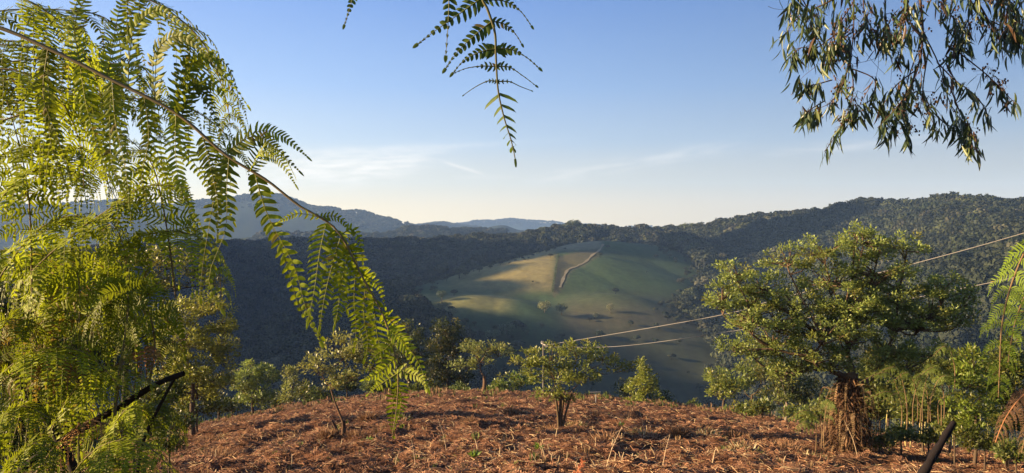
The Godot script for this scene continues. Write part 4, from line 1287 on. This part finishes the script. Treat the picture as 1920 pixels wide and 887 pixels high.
	# the thicket
	var th := [
		[2.3, [[-90, 270], [0, 228], [80, 205], [170, 188], [270, 186], [360, 206], [430, 262], [425, 330]], 9, 100, 7, "bracken frond running level below the largest one"],
		[2.2, [[-80, -60], [30, -10], [110, 40], [170, 120], [200, 230]], 8, 100, 7, "bracken frond curving down at the top left corner"],
		[2.1, [[110, -80], [200, -30], [300, 10], [380, 80], [422, 180], [432, 240]], 9, 95, 7, "bracken frond fanning out against the sky at its upper right"],
		[2.5, [[60, 560], [58, 440], [50, 340], [30, 250], [10, 180]], 8, 80, 6, "upright brown stemmed bracken near the left edge"],
		[2.4, [[330, 560], [316, 450], [300, 360], [280, 300], [230, 250]], 8, 90, 7, "leaning tan stemmed bracken rising toward the sky"],
		[2.3, [[60, 510], [90, 480], [150, 430], [205, 392], [270, 350], [350, 350]], 9, 90, 7, "bracken with a bare tan stalk slanting up past the far hills"],
		[2.4, [[120, 720], [150, 590], [200, 490], [260, 445], [340, 435], [400, 470], [416, 560]], 9, 100, 7, "bright bracken frond drooping beside the open tree"],
		[2.3, [[215, 780], [232, 650], [240, 540], [228, 450], [195, 400]], 9, 80, 6, "upright yellow green frond in front of the open tree"],
		[2.5, [[-60, 620], [20, 490], [80, 425], [150, 405], [215, 440]], 9, 95, 7, "frond arching over the left edge at mid height"],
		[2.4, [[-70, 760], [30, 630], [110, 565], [200, 560], [275, 625]], 9, 95, 7, "frond arching across the middle of the thicket"],
		[2.2, [[-90, 830], [0, 705], [80, 655], [160, 662], [225, 725]], 9, 90, 6, "frond with tawny leaflets low in the thicket"],
		[2.3, [[50, 960], [100, 800], [150, 722], [220, 692], [295, 725]], 9, 90, 6, "frond reaching right over the black branch"],
		[2.1, [[150, 970], [190, 845], [225, 780], [250, 768], [244, 835]], 8, 70, 0, "short bright frond hanging beside the field's edge"],
		[2.1, [[-60, 910], [-10, 805], [40, 762], [95, 785]], 8, 85, 0, "frond at the lower left edge"],
		[2.0, [[100, 990], [140, 885], [200, 832], [270, 832], [330, 890]], 9, 85, 0, "frond along the lower edge, reaching right"],
		[1.9, [[0, 980], [20, 885], [60, 832], [110, 855]], 8, 80, 0, "small frond at the lower left corner"],
		[2.4, [[-90, 540], [-20, 405], [40, 335], [110, 312], [165, 352]], 9, 95, 7, "frond at the left edge before the bright sky"],
		[2.5, [[-90, 360], [0, 292], [90, 272], [170, 300], [225, 385]], 9, 95, 7, "frond drooping in front of the white glow"],
		[2.2, [[-70, 140], [30, 132], [110, 185], [150, 270], [158, 360]], 9, 90, 7, "frond falling from the largest stem at the left edge"],
		[2.6, [[160, 700], [180, 600], [190, 520], [150, 470], [100, 470]], 9, 90, 6, "frond bending back left in mid thicket"],
		[2.6, [[280, 720], [290, 640], [270, 560], [230, 520], [180, 530]], 9, 85, 6, "frond bending left at the thicket's inner side"],
		[2.5, [[20, 800], [60, 720], [120, 690], [180, 760], [190, 820]], 9, 85, 6, "frond curling down in the lower thicket"],
		[2.6, [[-30, 700], [30, 600], [60, 520], [20, 470], [-30, 480]], 9, 90, 6, "frond curling back over the left edge"]]
	for e in th:
		frond("thicket_frond", e[5], "fern frond", "bracken thicket at the left", e[0], e[1], e[2] + 3, e[3] * 1.45, {"tone": green * rng.randf_range(0.7, 1.15), "from": 0.25, "leaflet": 0.19, "n": 17, "stem": Color(0.14, 0.10, 0.045), "r0": 1.9, "r1": 0.6})
	# more fronds fill the thicket
	for i in 18:
		var x0 := rng.randf_range(-90, 230)
		var ax := x0 + rng.randf_range(-90, 120)
		var ay := rng.randf_range(440, 850)
		if ax > 200.0: ay = maxf(ay, 470.0 + (ax - 200.0) * 1.5)
		var rx := rng.randf_range(50, 130) * (1.0 if rng.randf() < 0.7 else -1.0)
		frond("thicket_frond", "green bracken frond inside the dense thicket at the left", "fern frond", "bracken thicket at the left", rng.randf_range(2.2, 3.4), [[x0, 980], [lerpf(x0, ax, 0.6), lerpf(980, ay, 0.6)], [ax, ay], [ax + rx * 0.6, ay + rng.randf_range(-10, 25)], [ax + rx * 1.1, ay + rng.randf_range(50, 110)]], 11, rng.randf_range(105, 150), {"tone": green * rng.randf_range(0.22, 0.9) if i % 6 != 5 else Color(0.21, 0.15, 0.03), "from": 0.3, "leaflet": 0.19, "n": 17, "stem": Color(0.12, 0.10, 0.035), "r0": 1.6, "r1": 0.6})
	for i in 7:
		var y0 := rng.randf_range(-40, 330)
		var x1 := rng.randf_range(120, 330)
		var y1 := y0 + rng.randf_range(-60, 120)
		frond("upper_frond", "green bracken frond crossing the bright sky at the upper left", "fern frond", "bracken fronds against the sky at the upper left", rng.randf_range(2.2, 3.0), [[-140, y0 + 60], [-40, y0], [x1 * 0.5, (y0 + y1) * 0.5 - 20], [x1, y1], [x1 + rng.randf_range(10, 50), y1 + rng.randf_range(60, 130)]], 11, rng.randf_range(115, 160), {"tone": green * rng.randf_range(0.35, 0.9), "from": 0.15, "leaflet": 0.18, "n": 18, "stem": Color(0.10, 0.08, 0.035), "r0": 1.7, "r1": 0.6})  # lower tones darken these fronds to stand in for backlit shade
	# a few tawny dry ones inside
	for e in [[2.3, [[-40, 760], [40, 690], [110, 680], [170, 720]], "rusty dry frond inside the thicket"], [2.2, [[60, 900], [110, 830], [170, 790], [230, 810]], "tan dry frond low in the thicket"], [2.4, [[200, 700], [240, 670], [275, 655], [300, 680]], "reddish withered frond beside the open tree's foot"]]:
		frond("dry_frond", e[2], "fern frond", "", e[0], e[1], 8, 60, {"tone": Color(0.28, 0.13, 0.05), "mat": M.dry, "from": 0.3, "leaflet": 0.2, "n": 11})
	# dark branches through the thicket
	for e in [[[[345, 700], [290, 722], [230, 760], [160, 800], [90, 840], [20, 900]], 0.008, 0.012, "long black branch crossing the thicket toward the field"], [[[-20, 655], [40, 720], [90, 790], [130, 860], [160, 930]], 0.010, 0.014, "dark branch falling steeply at the lower left"], [[[330, 705], [300, 760], [268, 830], [255, 900]], 0.004, 0.006, "thin forked twig below the black branch"]]:
		var bw := []
		for p in e[0]: bw.append(at(p[0], p[1], 2.35))
		var ba := Acc.new()
		ba.tube(curve(bw, 16), e[1], e[2], 8, Color(0.025, 0.019, 0.014), 0.1)
		var bo := put(ba.mesh(bw[0]), "dark_branch", M.bark, null, bw[0])
		tag(bo, e[3], "branch")
	# right edge
	for e in [[3.0, [[2040, 520], [1990, 460], [1940, 450], [1905, 510], [1880, 600], [1874, 700], [1872, 745]], 14, 75, "bright green bracken frond hanging at the right edge"], [3.1, [[2050, 640], [1990, 560], [1935, 540], [1905, 600], [1890, 680]], 12, 65, "second bright frond behind the edge one, lower down"]]:
		frond("edge_frond", e[4], "fern frond", "", e[0], e[1], e[2], e[3], {"n": 15, "tone": Color(0.15, 0.22, 0.02), "from": 0.2, "leaflet": 0.24, "droop": 0.6})
	frond("rusty_frond", "rusty brown dead frond curling down at the right edge", "fern frond", "", 3.2, [[2000, 700], [1950, 720], [1915, 745], [1885, 785], [1866, 830]], 18, 50, {"n": 18, "tone": Color(0.095, 0.052, 0.03), "mat": M.dry, "from": 0.1, "leaflet": 0.15, "droop": 1.2, "stem": Color(0.25, 0.11, 0.05)})
	frond("rusty_frond", "smaller rusty frond behind the curling one at the right edge", "fern frond", "", 3.4, [[2010, 740], [1960, 760], [1930, 800], [1915, 850]], 14, 42, {"n": 16, "tone": Color(0.085, 0.05, 0.03), "mat": M.dry, "from": 0.1, "leaflet": 0.16, "droop": 1.2})

# ---------------------------------------------------------------- eucalyptus bough
func gum_leaf(variant: int) -> ArrayMesh:
	var a := Acc.new()
	var f := 0
	var bend: float = [0.10, 0.20, -0.12, 0.28][variant]
	var wd: float = [0.085, 0.075, 0.095, 0.07][variant]
	for i in 7:
		var t := i / 6.0
		var wv := wd * pow(sin(PI * clampf(t * 0.93 + 0.05, 0.0, 1.0)), 0.8) * (1.15 - 0.5 * t)
		var x := bend * t * t
		var z := 0.05 * sin(t * 4.0 + variant)
		for s in 3:
			a.v.append(Vector3(x + (s - 1) * wv, -t, z + absf(s - 1.0) * wv * 0.35))
			a.n.append(Vector3(-(s - 1) * 0.4, 0.0, 1.0).normalized())
			a.c.append(Color.WHITE)
	for i in 6:
		for s in 2:
			var q := f + i * 3 + s
			a.ix.append_array([q, q + 1, q + 3, q + 1, q + 4, q + 3])
	return a.mesh()

func make_gum() -> void:
	var d := 5.0
	var org := at(1700, -160, d)
	var t := thing("eucalyptus_bough", "eucalyptus bough hanging into the upper right with long narrow leaves", "tree", org)
	var strands := [
		[[1700, -160], [1640, -60], [1560, 0], [1500, 30], [1470, 70]], [[1640, -60], [1590, 20], [1560, 70], [1545, 120]], [[1600, -20], [1600, 60], [1590, 130], [1560, 190], [1512, 210]],
		[[1590, 100], [1600, 160], [1590, 210], [1570, 250], [1545, 285]], [[1560, 70], [1530, 90], [1500, 90], [1480, 110]], [[1600, 130], [1640, 150], [1630, 190], [1590, 200]], [[1560, 150], [1520, 160], [1495, 155]],
		[[1545, 190], [1520, 205], [1505, 215]], [[1700, -160], [1720, -40], [1730, 60], [1720, 130], [1690, 190], [1645, 240]], [[1730, 60], [1760, 120], [1780, 190], [1810, 240], [1825, 285]],
		[[1720, 100], [1700, 160], [1700, 220], [1705, 270]], [[1740, 100], [1730, 170], [1740, 210], [1760, 250]], [[1760, 120], [1790, 150], [1830, 180], [1855, 220]], [[1780, 160], [1800, 210], [1820, 250], [1822, 280]],
		[[1720, 130], [1680, 160], [1660, 190], [1650, 215]], [[1700, -160], [1780, -60], [1830, 0], [1860, 50], [1880, 90]], [[1780, -60], [1840, -20], [1890, 20], [1915, 60]], [[1830, 0], [1810, 50], [1800, 90], [1790, 110]],
		[[1860, 40], [1895, 60], [1912, 85]], [[1800, 100], [1850, 140], [1880, 170], [1905, 195]], [[1640, -60], [1560, -40], [1500, -10], [1475, 20]], [[1500, -10], [1520, 30], [1530, 70]], [[1660, -40], [1660, 30], [1670, 70], [1690, 110]],
		[[1620, -40], [1620, 20], [1640, 60], [1660, 80]], [[1720, -40], [1700, 10], [1690, 50], [1680, 80]], [[1760, -60], [1770, 0], [1790, 40], [1800, 70]], [[1600, 60], [1570, 80], [1555, 110]], [[1640, 200], [1610, 210], [1585, 225]],
		[[1800, -40], [1850, -30], [1900, -20], [1940, 10]], [[1860, -30], [1900, 10], [1930, 60]], [[1740, 200], [1770, 230], [1800, 245], [1815, 260]], [[1700, 180], [1680, 220], [1655, 255]]]
	var tones := [Color(0.03, 0.05, 0.016), Color(0.05, 0.075, 0.018), Color(0.085, 0.105, 0.022), Color(0.075, 0.042, 0.02), Color(0.036, 0.056, 0.02)]
	var mats := []
	for c in tones:
		var m := leafy(0.42, 0.45, 0.5)
		m.albedo_color = (c as Color).linear_to_srgb()
		mats.append(m)
	var shapes := []
	for i in 4: shapes.append(gum_leaf(i))
	var twig := Acc.new()
	var rest := Acc.new()
	var caps := Acc.new()
	var n := 0
	var px := K * d
	var brown := Color(0.10, 0.06, 0.04)
	for si in strands.size():
		var w := []
		var zo := rng.randf_range(-0.35, 0.35)
		for i in strands[si].size():
			w.append(at(strands[si][i][0], strands[si][i][1], d + zo * i / 3.0))
		var line := curve(w, 16)
		var first: bool = strands[si][0][1] == -160
		twig.tube(line, 0.012 if first else 0.005, 0.0016, 5, brown)
		var lvs := 66 if strands[si][1][1] < 110 else 40
		for k in lvs:
			var u := 0.25 + 0.75 * (k + rng.randf()) / lvs
			var x := u * 15.0
			var j := mini(int(x), 14)
			var p: Vector3 = (line[j] as Vector3).lerp(line[j + 1], x - j)
			# side twiglet
			var off := rv() * rng.randf_range(0.0, 30.0) * px
			if p.y < at(0, 100, d).y: off *= 0.55
			var q := p + off
			if k % 2 == 0: twig.tube([p, p.lerp(q, 0.5) + rv() * 0.01, q], 0.0016, 0.0008, 3, brown)
			var len := rng.randf_range(22, 39) * px
			var down := Vector3(rng.randfn() * 0.38, -1.0, rng.randfn() * 0.38).normalized()
			var yb := Basis(Quaternion(Vector3.DOWN, down)) * Basis(Vector3.UP, rng.randf() * TAU)
			var bs := yb.scaled(Vector3(len, len, len))
			var mi := rng.randi() % 4 if rng.randf() < 0.93 else 3
			if rng.randf() < 0.45: mi = 0 if rng.randf() < 0.6 else 4
			if mi == 3 and rng.randf() < 0.6: mi = 1
			var pp := pix(q)
			if n < 300 and pp.x < 1920.0 and pp.y > 40.0 and rng.randf() < 0.75:
				n += 1
				var o := MeshInstance3D.new()
				o.mesh = shapes[k % 4]
				o.material_override = mats[mi]
				o.name = "leaf" if n == 1 else "leaf_%03d" % (n - 1)
				t.add_child(o)
				o.transform = Transform3D(bs, q - org)
			else:
				var arr: Array = shapes[k % 4].surface_get_arrays(0)
				var f := rest.v.size()
				for v in arr[Mesh.ARRAY_VERTEX]: rest.v.append(bs * v + q)
				for v in arr[Mesh.ARRAY_NORMAL]: rest.n.append((yb * v).normalized())
				for v in arr[Mesh.ARRAY_VERTEX]: rest.c.append(tones[mi])
				for v in arr[Mesh.ARRAY_INDEX]: rest.ix.append(f + v)
		# dry capsules and fine twigs
		if strands[si][0][1] < 110:
			for k in 16:
				var x := rng.randf_range(4.0, 13.0)
				var p: Vector3 = line[int(x)] + rv() * 20.0 * px
				if pix(p).x < 1560 : continue
				twig.tube([line[int(x)], (line[int(x)] as Vector3).lerp(p, 0.6) + rv() * 0.03, p], 0.0016, 0.001, 3, Color(0.16, 0.09, 0.06))
				for c in 3:
					var cp := p + rv() * 0.018
					caps.tube([cp, cp + Vector3(0, -0.006, 0), cp + Vector3(0.001, -0.012, 0)], 0.006, 0.004, 5, Color(0.09, 0.055, 0.035) * rng.randf_range(0.7, 1.3))
	# fine hanging threads
	for e in [[[1640, 60], [1648, 110], [1640, 160], [1642, 190]], [[1600, 120], [1640, 110], [1670, 90]], [[1530, 125], [1510, 140], [1500, 150]], [[1620, 95], [1640, 120], [1660, 140]], [[1440, 12], [1455, 17], [1480, 18]], [[1675, 100], [1672, 130], [1670, 155]]]:
		var w := []
		for p in e: w.append(at(p[0], p[1], d))
		twig.tube(curve(w, 8), 0.0017, 0.001, 3, brown)
	put(twig.mesh(org), "twigs", M.bark, t).set_meta("kind", "stuff")
	put(caps.mesh(org), "seed_capsules", M.dry, t).set_meta("kind", "stuff")
	put(rest.mesh(org), "leaves", M.gum, t).set_meta("kind", "stuff")
